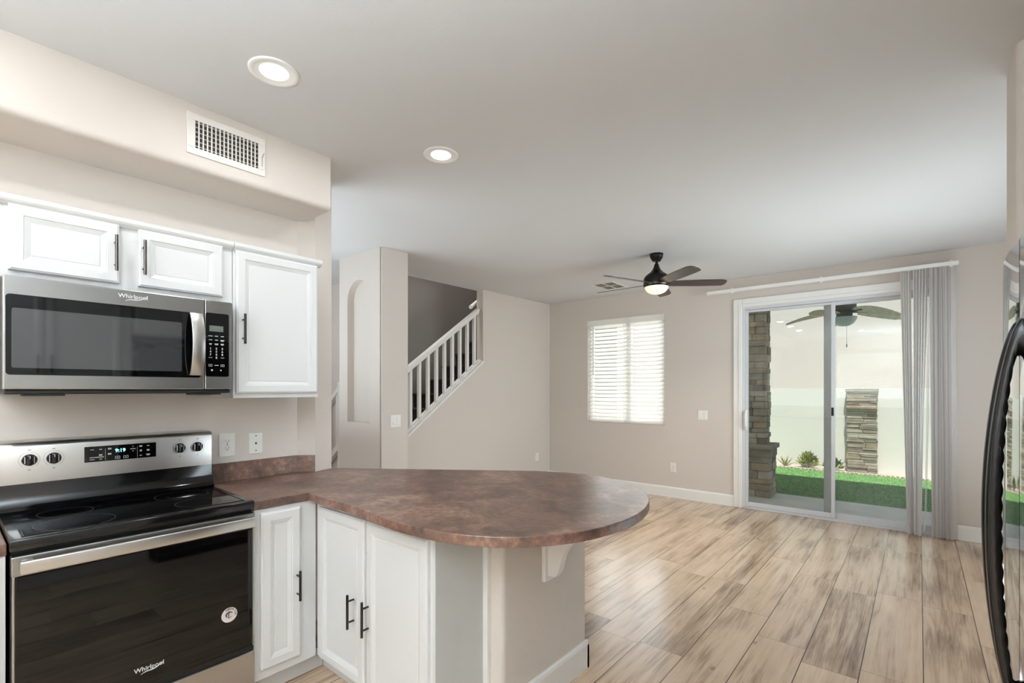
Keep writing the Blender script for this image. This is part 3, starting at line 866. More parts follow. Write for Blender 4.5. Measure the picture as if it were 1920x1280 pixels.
MB().box((-2.348, BFY + 0.065, 0.0), (-1.43, 1.488, 0.098)).build('toe_kick', 'cab', b2)
for xa, xb, hx in ((-2.236, -1.850, -1.925), (-1.834, -1.428, -1.812)):
    d = MB().rings((xa, BFY, 0.112), (1, 0, 0), (0, 0, 1), (0, -1, 0), xb - xa, 0.735, DP).build('door', 'cab', b2)
    pull(d, (hx, BFY - 0.020, 0.437), (0, -1, 0), 0.150, 'pulldark')
MB().box((-1.412, BFY - 0.004, 0.0), (-1.396, 1.470, 0.874), .002).build('end_panel', 'cabgrey', b2)
b3 = thing('base_cabinet', (-2.55, -0.30, 0), 'white base cabinet at the left edge beside the range', 'cabinet', 'white base cabinets')
MB().box((-2.90, -0.75, 0.10), (BFX, 0.142, 0.874), .002).build('carcass', 'cab', b3)
MB().box((-2.88, -0.75, 0.0), (BFX - 0.065, 0.140, 0.10)).build('toe_kick', 'cab', b3)
for ya, hy in ((-0.74, -0.34), (-0.30, 0.08)):
    d = MB().rings((BFX, ya, 0.145), (0, 1, 0), (0, 0, 1), (1, 0, 0), 0.42, 0.712, DP).build('door', 'cab', b3)

# ---- countertops
K = 0.9806
front = [(-2.275, 0.912), (-2.275, 1.162)]
img = [(-2.10, 1.172), (-1.98, 1.180), (-1.86, 1.172), (-1.725, 1.158), (-1.60, 1.147), (-1.484, 1.147), (-1.329, 1.166), (-1.209, 1.205), (-1.111, 1.262), (-1.033, 1.338), (-0.962, 1.436), (-0.908, 1.565), (-0.880, 1.757),
       (-0.893, 1.930), (-0.942, 2.099), (-1.000, 2.215), (-1.098, 2.345), (-1.217, 2.440), (-1.385, 2.515), (-1.545, 2.530), (-1.70, 2.495), (-1.86, 2.42)]
pen = [(x * K, y * K) for x, y in img]
def smooth_poly(p, it=2):
    for _ in range(it):
        q = [p[0]]
        for a, b in zip(p[:-1], p[1:]):
            q.append((a[0] * .75 + b[0] * .25, a[1] * .75 + b[1] * .25)); q.append((a[0] * .25 + b[0] * .75, a[1] * .25 + b[1] * .75))
        q.append(p[-1]); p = q
    return p
pen = smooth_poly(pen, 2)
poly = [(-2.908, 0.912)] + front + pen + [(-2.878, 1.628), (-2.831, 1.492), (-2.908, 1.418)]
ctp = thing('countertop', (-2.2, 1.4, 0.876), 'brown mottled laminate countertop with a rounded peninsula end', 'countertop')
MB().zprism(poly, 0.876, 0.914, bev=0.003).build('slab', 'counter', ctp)
MB().prism([(-2.908, 0.912), (-2.908, 1.416), (-2.833, 1.489), (-2.819, 1.475), (-2.889, 1.408), (-2.889, 0.912)], lambda p, k: (p[0], p[1], (0.914, 1.016)[k]), bev=0.002).build('backsplash', 'counter', ctp)
ctl = thing('countertop', (-2.6, -0.3, 0.876), 'sliver of brown laminate countertop left of the range', 'countertop')
MB().box((-2.908, -0.75, 0.876), (-2.275, 0.144, 0.914), .003).build('slab', 'counter', ctl)
MB().box((-2.908, -0.75, 0.914), (-2.889, 0.144, 1.016), .002).build('backsplash', 'counter', ctl)

# ---- corbel
cb = thing('corbel', (-1.307, 1.80, 0.545), 'white scroll bracket holding up the counter overhang', 'bracket')
MB().box((-1.306, 1.758, 0.548), (-1.286, 1.842, 0.875), .004).build('back_plate', 'trim', cb)
pr_ = [(-1.286, 0.875), (-1.286, 0.572), (-1.246, 0.576), (-1.230, 0.598), (-1.219, 0.635), (-1.208, 0.672), (-1.190, 0.708), (-1.165, 0.742), (-1.132, 0.772), (-1.09, 0.797), (-1.05, 0.815), (-1.045, 0.85), (-1.045, 0.875)]
MB().prism(pr_, lambda p, k: (p[0], (1.778, 1.822)[k], p[1]), bev=0.003).build('scroll', 'trim', cb)

# ---- wall plates
def duplex(name, c, U, Nn, label, group=None, w=0.072, h=0.117):
    c, U, Nn = Vector(c), Vector(U), Vector(Nn)
    Z = Vector((0, 0, 1))
    o = thing(name, c, label, 'outlet', group)
    B = lambda mb, u, z, du, dz, n0, n1: mb.rings(c + U * (u - du) + Z * (z - dz) + Nn * n0, U, Z, Nn, 2 * du, 2 * dz, [(0, 0), (0, n1 - n0 - .001), (.0012, n1 - n0)])
    B(MB(), 0, 0, w / 2, h / 2, 0.0, 0.006).build('plate', 'plate', o)
    for s in (-1, 1):
        r = B(MB(), 0, s * 0.0195, 0.017, 0.0145, 0.005, 0.008).build('receptacle', 'plate', o)
        mb = MB()
        B(mb, -0.0075, s * 0.0195 + 0.003, 0.0018, 0.0055, 0.006, 0.0084); B(mb, 0.0075, s * 0.0195 + 0.003, 0.0018, 0.0065, 0.006, 0.0084); B(mb, 0, s * 0.0195 - 0.0075, 0.0032, 0.0032, 0.006, 0.0084)
        mb.build('slots', 'slot', r)
    mb = MB(); mb.cyl(c + Nn * 0.005, c + Nn * 0.0075, 0.003, n=12); mb.build('screw', 'slot', o)
    return o
duplex('wall_outlet', (-2.910, 1.022, 1.113), (0, 1, 0), (1, 0, 0), 'white duplex outlet on the kitchen wall right behind the range', None, 0.082, 0.125)
duplex('wall_outlet', (-2.463, BACK, 0.393), (1, 0, 0), (0, -1, 0), 'white duplex outlet low on the far wall left of the door')
duplex('wall_outlet', (-4.44, 5.858, 0.39), (0, -1, 0), (1, 0, 0), 'small pale outlet low on the stair wall near the corner')
jp = thing('phone_plate', (-2.910, 1.172, 1.110), 'white phone jack plate on the kitchen wall above the backsplash', 'wall plate')
MB().rings((-2.910, 1.134, 1.051), (0, 1, 0), (0, 0, 1), (1, 0, 0), 0.076, 0.118, [(0, 0), (0, .005), (.002, .007)]).build('plate', 'plate', jp)
MB().box((-2.904, 1.167, 1.104), (-2.9025, 1.177, 1.115), .001).build('jack', 'slot', jp)
for dz in (-0.042, 0.042):
    MB().cyl((-2.904, 1.172, 1.110 + dz), (-2.9022, 1.172, 1.110 + dz), 0.0035, n=12).build('screw', 'slot', jp)
def switch2(c, U, Nn, label, kinds):
    c, U, Nn = Vector(c), Vector(U), Vector(Nn)
    Z = Vector((0, 0, 1))
    o = thing('light_switch', c, label, 'switch')
    MB().rings(c - U * 0.058 - Z * 0.0585, U, Z, Nn, 0.116, 0.117, [(0, 0), (0, .005), (.002, .007)]).build('plate', 'plate', o)
    for k, s in zip(kinds, (-1, 1)):
        p = c + U * s * 0.023
        if k == 'rocker':
            MB().rings(p - U * 0.0165 - Z * 0.033 + Nn * 0.006, U, Z, Nn, 0.033, 0.066, [(0, 0), (0, .003), (.002, .0045)]).build('rocker', 'plate', o)
        else:
            MB().rings(p - U * 0.0165 - Z * 0.033 + Nn * 0.006, U, Z, Nn, 0.033, 0.066, [(0, 0), (0, .0015), (.001, .002)]).build('dimmer_plate', 'plate', o)
            MB().rings(p - U * 0.012 - Z * 0.030 + Nn * 0.007, U, Z, Nn, 0.024, 0.020, [(0, 0), (0, .006), (.002, .008)]).build('slider', 'plate', o)
switch2((-3.825, 2.814, 1.112), (0, 1, 0), (1, 0, 0), 'white double switch plate on the niche pier beside the stairs', ('dimmer', 'rocker'))
switch2((-2.080, BACK, 1.091), (1, 0, 0), (0, -1, 0), 'white double switch plate between window and sliding door', ('rocker', 'rocker'))

# ---- soffit register
sv = thing('air_register', (-2.585, 0.912, 2.607), 'white louvred air register on the soffit face', 'vent')
y0, y1, z0, z1 = 0.737, 1.087, 2.512, 2.704
SXF = -2.585
mb = MB()
for a, b in (((y0, z0), (y1, z0 + .032)), ((y0, z1 - .032), (y1, z1)), ((y0, z0 + .032), (y0 + .03, z1 - .032)), ((y1 - .032, z0 + .032), (y1, z1 - .032))):
    mb.box((SXF, a[0], a[1]), (SXF + 0.007, b[0], b[1]), .002)
mb.build('frame', 'ventw', sv)
MB().box((SXF - 0.0002, y0 + .03, z0 + .032), (SXF + 0.0015, y1 - .03, z1 - .032)).build('duct_opening', 'ventdark', sv)
mb = MB()
nb = 16
for i in range(nb + 1):
    y = y0 + .032 + (y1 - .032 - y0 - .032) * i / nb
    mb.box((SXF + 0.004, y - 0.0028, z0 + .032), (SXF + 0.0065, y + 0.0028, z1 - .032))
mb.build('louvers', 'ventw', sv)
mb = MB()
for i in range(6):
    z = z0 + .042 + i * 0.022
    mb.box((SXF + 0.0012, y0 + .03, z - .003), (SXF + 0.003, y1 - .03, z + .003))
mb.build('rear_louvers', 'louver', sv)
MB().box((SXF + 0.006, y1 - 0.018, 2.560), (SXF + 0.008, y1 - 0.015, 2.605)).tube([(SXF + 0.007, y1 - 0.0165, 2.605), (SXF + 0.018, y1 - 0.0165, 2.612), (SXF + 0.02, y1 - 0.012, 2.624)], 0.0022, 8).build('lever', 'louver', sv)

# ---- ceiling register near fan
cv = thing('air_register', (-3.035, 5.55, CEIL), 'white square ceiling register left of the ceiling fan', 'vent')
x0, x1, y0, y1 = -3.195, -2.876, 5.335, 5.760
mb = MB()
zt = CEIL
for a, b in (((x0, y0), (x1, y0 + .03)), ((x0, y1 - .03), (x1, y1)), ((x0, y0 + .03), (x0 + .03, y1 - .03)), ((x1 - .03, y0 + .03), (x1, y1 - .03))):
    mb.box((a[0], a[1], zt - 0.008), (b[0], b[1], zt), .002)
mb.box(((x0 + x1) / 2 - .010, y0 + .03, zt - .007), ((x0 + x1) / 2 + .010, y1 - .03, zt)).box((x0 + .03, (y0 + y1) / 2 - .010, zt - .007), (x1 - .03, (y0 + y1) / 2 + .010, zt))
mb.build('frame', 'ventw', cv)
MB().box((x0 + .03, y0 + .03, zt - .0015), (x1 - .03, y1 - .03, zt + .0005)).build('duct_opening', 'ventdark', cv)
mb = MB()
for i in range(14):
    x = x0 + .04 + i * (x1 - x0 - .08) / 13
    mb.box((x - .0035, y0 + .03, zt - .005), (x + .0035, y1 - .03, zt - .003))
mb.build('louvers', 'louver', cv)

# ---- recessed lamps
def can(x, y, label):
    o = thing('recessed_light', (x, y, CEIL), label, 'ceiling light', 'recessed ceiling lights')
    MB().lathe((x, y, CEIL), [(0.098, 0.0), (0.098, -0.003), (0.094, -0.006), (0.078, -0.006), (0.074, -0.002)], 48).build('trim_ring', 'lampw', o, smooth=60)
    MB().lathe((x, y, CEIL), [(0.076, -0.004), (0.062, -0.0015), (0.056, -0.001)], 48).build('reflector', 'lampw', o, smooth=60)
    MB().lathe((x, y, CEIL), [(0.057, -0.0005), (0.055, -0.003), (0.03, -0.0045), (0.0, -0.005)], 48).build('lens', 'lens', o, smooth=60)
    ld = bpy.data.lights.new('lamp', 'AREA')
    ld.shape = 'DISK'; ld.size = 0.11; ld.energy = CAN_W; ld.color = (0.92, 0.965, 1.0)
    lo = bpy.data.objects.new('lamp', ld)
    lo.location = (0, 0, -0.012)
    COL.objects.link(lo); lo.parent = o
    return o
can(-2.062, 0.905, 'round recessed ceiling light nearest the soffit register')
can(-2.072, 1.835, 'round recessed ceiling light farther out over the peninsula')
can(-2.06, -0.05, 'recessed ceiling light mirrored third in the door glass')
can(-1.00, -0.90, 'recessed ceiling light mirrored alone in the right door pane')

# ================================================================== CEILING FAN
FXY = (-1.971, 4.545)
fan = thing('ceiling_fan', (*FXY, CEIL), 'dark bronze five-blade ceiling fan with a lit frosted bowl', 'ceiling fan')
c = (*FXY, 0)
MB().lathe(c, [(0.0, CEIL), (0.066, CEIL), (0.068, 2.725), (0.062, 2.705), (0.045, 2.680), (0.036, 2.668), (0.0, 2.666)], 8).build('canopy', 'bronze', fan)
MB().cyl((*FXY, 2.68), (*FXY, 2.60), 0.0135, n=16).build('downrod', 'bronze', fan, smooth=40)
MB().lathe(c, [(0.014, 2.648), (0.022, 2.640), (0.026, 2.62), (0.040, 2.59), (0.062, 2.565), (0.085, 2.548), (0.105, 2.532), (0.118, 2.515), (0.124, 2.495), (0.125, 2.460), (0.122, 2.428), (0.116, 2.419), (0.0, 2.419)], 40).build('motor_housing', 'bronze', fan, smooth=50)
MB().lathe(c, [(0.1255, 2.452), (0.127, 2.449), (0.127, 2.437), (0.1255, 2.434)], 40).build('band', 'pull', fan, smooth=50)
MB().lathe(c, [(0.113, 2.423), (0.109, 2.406), (0.096, 2.384), (0.074, 2.366), (0.045, 2.355), (0.02, 2.351), (0.0, 2.350)], 40).build('light_bowl', 'bowl', fan, smooth=60)
def blade_mb(ang, z=2.452):
    a = math.radians(ang)
    U = Vector((math.cos(a), math.sin(a), 0)); W0 = Vector((-math.sin(a), math.cos(a), 0))
    pt = math.radians(-13)
    W = W0 * math.cos(pt) + Vector((0, 0, 1)) * math.sin(pt)
    Nn = U.cross(W)
    o = Vector((*FXY, z))
    out = [(0.10, -0.045), (0.17, -0.058), (0.40, -0.068), (0.60, -0.066), (0.645, -0.050), (0.660, -0.020), (0.655, 0.030), (0.635, 0.062), (0.58, 0.066), (0.40, 0.066), (0.17, 0.056), (0.10, 0.045)]
    return MB().prism(out, lambda p, k: tuple(o + U * p[0] + W * p[1] + Nn * ((-.003, .003)[k])))
for ang in (34.5, 105, 178.5, 251, 323):
    blade_mb(ang).build('blade', 'blade', fan)
ld = bpy.data.lights.new('fan_lamp', 'AREA')
ld.shape = 'DISK'; ld.size = 0.2; ld.energy = 9; ld.color = (1.0, 0.86, 0.68); ld.spread = math.radians(140)
lo = bpy.data.objects.new('fan_lamp', ld)
lo.location = (0, 0, 2.342 - CEIL)
COL.objects.link(lo); lo.parent = fan

# ================================================================== STAIRS
stc = thing('staircase', (-4.98, 3.3, 0), 'dark brown stairs climbing right behind the white balusters', 'stairs')
for i in range(10):
    y = 4.28 + (i - 4) * 0.268
    z = 1.36 + (i - 4) * 0.198
    if z - 0.198 > 2.6: break
    MB().box((-5.398, y, max(0, z - 0.42)), (-4.565, min(6.15, y + 0.55), z - 0.03)).box((-5.398, y - 0.028, z - 0.03), (-4.565, min(6.15, y + 0.55), z), .008).build('step', 'step', stc)
rl = thing('stair_railing', (-4.50, 3.5, 1.0), 'white sloped stair railing with square balusters above the knee wall', 'railing')
top = lambda y: 1.700 + (y - 3.5) * 0.7035
bot = lambda y: sill(y) + 0.030
ya, yb = 3.02, 4.625
MB().prism([(ya, top(ya) - 0.075), (yb, top(yb) - 0.075), (yb + .02, top(yb) - .02), (yb, top(yb)), (ya, top(ya))], lambda p, k: ((-4.535, -4.465)[k], p[0], p[1]), bev=0.012).build('handrail', 'railw', rl)
for k in range(12):
    y = 3.515 + (k - 3) * 0.1314
    MB().prism([(y - .018, bot(y - .018)), (y + .018, bot(y + .018)), (y + .018, top(y + .018) - .073), (y - .018, top(y - .018) - .073)], lambda p, k_: ((-4.518, -4.482)[k_], p[0], p[1])).build('baluster', 'railw', rl)
MB().prism([(ya, bot(ya) - .004), (4.66, bot(4.66) - .004), (4.66, bot(4.66) + .022), (ya, bot(ya) + .022)], lambda p, k: ((-4.53, -4.47)[k], p[0], p[1])).build('shoe_rail', 'railw', rl)
wr = thing('wall_handrail', (-4.62, 4.7, 2.55), 'white wall handrail end rising behind the top of the railing', 'handrail')
MB().tube([(-4.60, 4.60, 2.515), (-4.615, 4.615, 2.52), (-4.62, 4.66, 2.55), (-4.62, 5.0, 2.79)], [0.024, 0.026, 0.024, 0.024], 12).build('rail', 'railw', wr, smooth=50)
MB().cyl((-4.562, 4.80, 2.62), (-4.62, 4.80, 2.63), 0.009, n=10).build('bracket', 'railw', wr)
gr = thing('stair_railing', (-5.7, 3.2, 0.5), 'white sloped railing glimpsed in the gap left of the niche pier', 'railing')
gx = lambda x: 1.31 + (x + 5.67) * 0.757
for nm, dz, h in (('handrail', 0.0, 0.07), ('shoe_rail', -0.70, 0.09)):
    MB().prism([(-6.1, gx(-6.1) + dz - h), (-5.43, gx(-5.43) + dz - h), (-5.43, gx(-5.43) + dz), (-6.1, gx(-6.1) + dz)], lambda p, k: (p[0], (3.17, 3.23)[k], p[1]), bev=0.008).build(nm, 'railw', gr)
for x in (-5.53, -5.75, -5.97):
    MB().prism([(x - .018, gx(x) - .71), (x + .018, gx(x) - .70), (x + .018, gx(x) - .06), (x - .018, gx(x) - .06)], lambda p, k: (p[0], (3.185, 3.215)[k], p[1])).build('baluster', 'railw', gr)
MB().box((-5.47, 3.16, 0.0), (-5.405, 3.24, 1.5), .006).build('newel_post', 'railw', gr)

# ================================================================== BLINDS
bl = thing('horizontal_blind', ((WX0 + WX1) / 2, BACK + 0.02, WZ0), 'white horizontal slat blind covering the window on the far wall', 'blind')
MB().box((WX0 + .004, BACK - 0.018, WZ1 - 0.075), (WX1 - .004, BACK + 0.055, WZ1 + 0.004), .004).build('headrail', 'slat', bl)
NS = 25
zt, zb = WZ1 - 0.10, WZ0 + 0.045
for i in range(NS):
    z = zt - (zt - zb) * i / (NS - 1)
    a = math.radians(50)
    dy, dz = math.cos(a) * 0.031, math.sin(a) * 0.031
    yc = BACK + 0.030
    # room-side edge up, curved slightly
    pts = []
    for t in (-1, -0.5, 0, 0.5, 1):
        cvx = 0.003 * (1 - t * t)
        pts.append((yc + dy * t, z + dz * t, cvx))
    poly = [(p[0] - p[2], p[1] - p[2] * 0.5) for p in pts] + [(p[0] - p[2] + .0022, p[1] - p[2] * 0.5 + .0016) for p in pts[::-1]]
    MB().prism(poly, lambda p, k: ((WX0 + .012, WX1 - .012)[k], p[0], p[1])).build('slat', 'slat', bl, smooth=50)
MB().box((WX0 + .01, BACK + 0.010, WZ0 + 0.003), (WX1 - .01, BACK + 0.050, WZ0 + 0.022), .004).build('bottom_rail', 'slat', bl)
for x in (-3.62, -3.17, -2.72):
    MB().box((x - .0012, BACK - 0.002, WZ0 + 0.02), (x + .0012, BACK + 0.0, WZ1 - 0.07)).build('ladder_cord', 'slat', bl)
MB().cyl((-3.655, BACK - 0.012, WZ1 - 0.08), (-3.655, BACK - 0.012, 1.62), 0.004, n=8).build('tilt_wand', 'cord', bl)

vb = thing('vertical_blind', (0.0, BACK - 0.10, 2.58), 'grey vertical vane blind drawn to the right of the sliding door', 'blind')
MB().box((-1.992, BACK - 0.125, 2.572), (0.283, BACK - 0.080, 2.610), .003).build('track', 'trim', vb)
for x in (-1.70, -0.80, 0.23):
    MB().box((x - .012, BACK - 0.118, 2.608), (x + .012, BACK, 2.622), .002).box((x - .012, BACK - 0.11, 2.560), (x + .012, BACK - 0.09, 2.574), .002).build('bracket', 'trim', vb)
def vane(xt, xb, at, ab, yt=0.0, yb_=0.0, w=0.089):
    mb = MB()
    nz, nw = 14, 7
    grid = []
    for i in range(nz):
        t = i / (nz - 1)
        z = 2.570 - (2.570 - 0.012) * t
        tt = t ** 1.15
        x = xt + (xb - xt) * tt
        a = math.radians(at + (ab - at) * tt)
        yc = BACK - 0.103 + yt + (yb_ - yt) * tt
        row = []
        for k in range(nw):
            s = (k / (nw - 1) - 0.5) * 2
            cv_ = 0.012 * (1 - s * s)
            u, n_ = s * w / 2, cv_
            row.append((x + u * math.cos(a) - n_ * math.sin(a), yc + u * math.sin(a) + n_ * math.cos(a), z))
        grid.append(row)
    th_ = 0.0008
    vs = [p for r in grid for p in r]
    fs = [(i * nw + k, i * nw + k + 1, (i + 1) * nw + k + 1, (i + 1) * nw + k) for i in range(nz - 1) for k in range(nw - 1)]
    mb.add(vs, fs)
    mb.build('vane', 'vane', vb, smooth=60)
# two loose groups gathered toward the floor, then the stacked vanes
for i, (xt, xb, at, ab) in enumerate(((-0.126, -0.074, 74, 80), (-0.106, -0.066, 78, 84), (-0.088, -0.056, 75, 80), (-0.068, -0.047, 79, 76),
                                      (-0.030, -0.026, 80, 86), (-0.008, -0.018, 76, 84), (0.014, -0.008, 80, 92), (0.036, 0.002, 78, 98), (0.060, 0.010, 80, 100))):
    vane(xt, xb, at, ab, random.uniform(-.004, .004), random.uniform(-.006, .006))
for i in range(10):
    x = 0.098 + i * 0.0165
    vane(x, x + 0.010 + random.uniform(-.004, .004), 62 + random.uniform(-14, 14), 62 + random.uniform(-14, 14), random.uniform(-.004, .004), random.uniform(-.006, .006))
MB().tube([(0.062, BACK - 0.11, 2.56), (0.060, BACK - 0.112, 1.2), (0.046, BACK - 0.115, 0.30), (0.038, BACK - 0.115, 0.05)], 0.0025, 6).tube([(0.074, BACK - 0.11, 2.56), (0.070, BACK - 0.112, 1.2), (0.054, BACK - 0.115, 0.30), (0.042, BACK - 0.115, 0.05)], 0.0025, 6).build('chain', 'alu', vb)

# ================================================================== REFRIGERATOR
fr = thing('refrigerator', (0.56, 1.58, 0), 'gloss black side-by-side refrigerator at the right edge', 'refrigerator')
FF = 0.187
MB().box((FF + 0.075, 1.132, 0.02), (0.93, 2.028, 1.765), .006).build('cabinet', 'blackmatte', fr)
MB().box((FF + 0.06, 1.15, 0.0), (0.90, 2.01, 0.06)).build('plinth', 'blackmatte', fr)
def fdoor(y0, y1):
    n = 10
    prof = []
    for i in range(n + 1):
        t = i / n
        y = y0 + (y1 - y0) * t
        prof.append((FF + 0.003 * (2 * t - 1) ** 2, y))
    poly = prof + [(FF + 0.073, y1), (FF + 0.073, y0)]
    return MB().prism(poly, lambda p, k: (p[0], p[1], (0.075, 1.797)[k]), bev=0.008, seg=3).build('door', 'fridge', fr, smooth=40)
dn = fdoor(1.134, 1.7155)
df = fdoor(1.7235, 2.028)
MB().box((FF + 0.03, 1.20, 1.796), (FF + 0.10, 1.26, 1.812), .004).box((FF + 0.03, 1.92, 1.796), (FF + 0.10, 1.98, 1.812), .004).build('hinge_cover', 'blackmatte', fr)
def fhandle(yc, parent):
    zt, zb = 1.594, 0.590
    n = 126
    vs = []; fs = []
    m = 12
    for i in range(n + 1):
        t = i / n
        s = math.sin(math.pi * t)
        xo = FF + 0.004 - 0.066 * (max(0.0, s) ** 0.60)
        zo = zb + (zt - zb) * t
        t2 = t
        xi = FF + 0.004 - 0.037 * (max(0.0, s) ** 0.40)
        xi += 0.0030 * abs(math.sin(math.pi * t * 21)) * min(1, 8 * t, 8 * (1 - t))
        zi = zb + 0.085 + (zt - zb - 0.17) * t2
        for k in range(m):
            a = 2 * math.pi * k / m
            ca, sa = math.cos(a), math.sin(a)
            u = 0.5 + 0.5 * math.copysign(abs(ca) ** 0.6, ca)
            y = yc + 0.016 * math.copysign(abs(sa) ** 0.6, sa)
            vs.append((xi + (xo - xi) * u, y, zi + (zo - zi) * u))
    for i in range(n):
        for k in range(m):
            j = (k + 1) % m
            fs.append((i * m + k, i * m + j, (i + 1) * m + j, (i + 1) * m + k))
    fs += [tuple(range(m)), tuple(range(n * m, n * m + m))]
    MB().add(vs, fs).build('handle', 'handleblack', parent, smooth=45)
fhandle(1.675, dn)
fhandle(1.765, df)
# cabinets facing the range, seen in the appliance reflections
pc = thing('pantry_cabinet', (0.60, 0.55, 0), 'tall white pantry cabinet mirrored in the microwave glass', 'cabinet', 'white cabinets mirrored in the microwave')
MB().box((0.33, 0.06, 0.0), (0.948, 1.115, 2.44), .002).build('carcass', 'cab', pc)
for ya in (0.07, 0.560):
    for z0_, h_ in ((0.12, 1.05), (1.20, 1.22)):
        d = MB().rings((0.33, ya + 0.48, z0_), (0, -1, 0), (0, 0, 1), (-1, 0, 0), 0.475, h_, DP).build('door', 'cab', pc)
        pull(d, (0.31, 0.51 if ya < 0.5 else 0.59, 1.62 if z0_ > 1 else 0.9), (-1, 0, 0), 0.15, 'pulldark')
oc = thing('wall_cabinet', (0.62, 1.58, 1.9), 'white two-door cabinet above the refrigerator mirrored in the microwave', 'cabinet', 'white cabinets mirrored in the microwave')
MB().box((0.36, 1.13, 1.90), (0.948, 2.03, 2.44), .002).build('carcass', 'cab', oc)
for ya, hy in ((1.14, 1.545), (1.585, 1.615)):
    d = MB().rings((0.36, ya + 0.435, 1.92), (0, -1, 0), (0, 0, 1), (-1, 0, 0), 0.435, 0.50, DP).build('door', 'cab', oc)
    pull(d, (0.34, hy, 2.05), (-1, 0, 0), 0.15, 'pulldark')

# ================================================================== OUTSIDE
GZ = -0.05
struct('patio', MB().box((-4.6, 6.33, -0.15), (4.0, 7.63, GZ)), 'concrete', 'pale concrete patio slab outside the sliding door', 'patio')
def turf():
    mb = MB().box((-8, 7.63, -0.15), (8, 10.22, GZ - 0.005))
    rnd = random.Random(3)
    for i in range(9000):
        x = rnd.uniform(-3.2, 1.6); y = rnd.uniform(7.64, 10.2)
        a = rnd.uniform(0, 6.28); h = rnd.uniform(.015, .032); w = .004
        dx, dy = math.cos(a) * w, math.sin(a) * w
        lx, ly = rnd.uniform(-.012, .012), rnd.uniform(-.012, .012)
        mb.add([(x - dx, y - dy, GZ - .006), (x + dx, y + dy, GZ - .006), (x + lx, y + ly, GZ - .006 + h)], [(0, 1, 2)])
    return mb
tag(turf().build('turf_lawn', 'grass'), 'bright green turf strip beyond the patio slab', 'grass', None, 'stuff')
struct('gravel_bed', MB().box((-8, 10.22, -0.15), (8, 10.55, GZ + 0.005)), 'soil', 'pale gravel bed at the foot of the yard wall', 'gravel bed')
yw = thing('yard_wall', (-0.5, 10.6, GZ), 'cream stucco yard wall beyond the lawn', 'wall', kind='structure')
MB().box((-8, 10.55, GZ - 0.1), (8, 10.75, 1.10)).build('lower_wall', 'stucco', yw)
MB().box((-8, 10.55, 1.10), (8, 10.75, 1.435)).build('top_course', 'stucco2', yw)
nh = thing('neighbour_house', (-0.5, 14.2, GZ), 'pale cream house wall rising behind the yard wall', 'house', kind='structure')
MB().box((-9, 14.0, GZ - 0.1), (9, 14.4, 3.9)).build('facade', 'facade', nh)
struct('ground', MB().box((-9, 10.75, -0.15), (9, 14.0, -0.06)).box((-12, -8, -0.3), (12, 14.4, -0.16)), 'soil', 'pale ground beyond the yard wall', 'ground')
# house mass above (casts the shade on the lawn) and patio roof
struct('patio_roof', MB().box((-2.05, 6.34, 2.78), (4.0, 8.30, 3.0)), 'rooftan', 'covered patio roof over the slab', 'roof')
struct('upper_storey', MB().box((-6.9, -2.7, 5.75), (4.0, 6.35, 5.9)).box((-4.40, 6.22, 2.92), (4.0, 6.33, 5.75)).box((-6.9, -2.7, 2.92), (4.0, -2.6, 5.75)), 'stucco', 'upper storey of the house above the ceiling', 'house')
# stone column by the door
def ledgestack(mb, x0, x1, y0, y1, z0, z1, seed, hmin=.06, hmax=.115, jut=.022):
    rnd = random.Random(seed)
    z = z0
    while z < z1 - 0.005:
        h = min(rnd.uniform(hmin, hmax), z1 - z)
        if z1 - z - h < hmin * .6: h = z1 - z
        # front (-y), right (+x), left(-x), back faces
        x = x0
        while x < x1 - 1e-4:
            w = rnd.uniform(.16, .36)
            if x1 - x - w < .08: w = x1 - x
            j = rnd.uniform(0, jut)
            je = rnd.uniform(0, jut) if x + w >= x1 - 1e-4 else 0
            js = rnd.uniform(0, jut) if x <= x0 + 1e-4 else 0
            mb.box((x + .0015 - js, y0 - j, z + .0015), (x + w - .0015 + je, (y0 + y1) / 2, z + h - .0015), .007, 2, rnd.choice((0, 0, 1, 2, 3)))
            x += w
        y = (y0 + y1) / 2
        for sx in (0, 1):
            j = rnd.uniform(0, jut)
            if sx: mb.box((x0 + .02, y, z + .0015), (x1 + j, y1, z + h - .0015), .007, 2, rnd.choice((0, 1, 2, 3)))
            else: mb.box((x0 - j, y, z + .0015), (x1 - .02, y1, z + h - .0015), .007, 2, rnd.choice((0, 1, 2, 3)))
        z += h
    return mb
STN = ['st1', 'st2', 'st3', 'st4']
scol = thing('stone_column', (-1.80, 7.45, GZ), 'grey-brown ledgestone patio column just outside the sliding door', 'column')
ledgestack(MB(), -2.02, -1.545, 7.20, 7.60, GZ, 0.60, 5).build('pedestal', STN, scol)
MB().box((-2.06, 7.16, 0.60), (-1.500, 7.64, 0.665), .012, 3).build('pedestal_cap', 'st1', scol)
ledgestack(MB(), -1.97, -1.610, 7.25, 7.55, 0.665, 2.778, 11).build('shaft', STN, scol)
pier = thing('stone_pier', (-0.77, 10.45, GZ), 'ledgestone water feature pier standing against the yard wall', 'pier')
ledgestack(MB(), -0.975, -0.560, 10.42, 10.528, GZ + 0.005, 1.36, 21, .03, .06, .018).build('stone_stack', STN, pier)
MB().box((-1.0, 10.395, 1.36), (-0.535, 10.548, 1.43), .01).build('capstone', 'st4', pier)
MB().box((-0.99, 10.36, 1.07), (-0.545, 10.43, 1.115), .01).build('ledge', 'st2', pier)
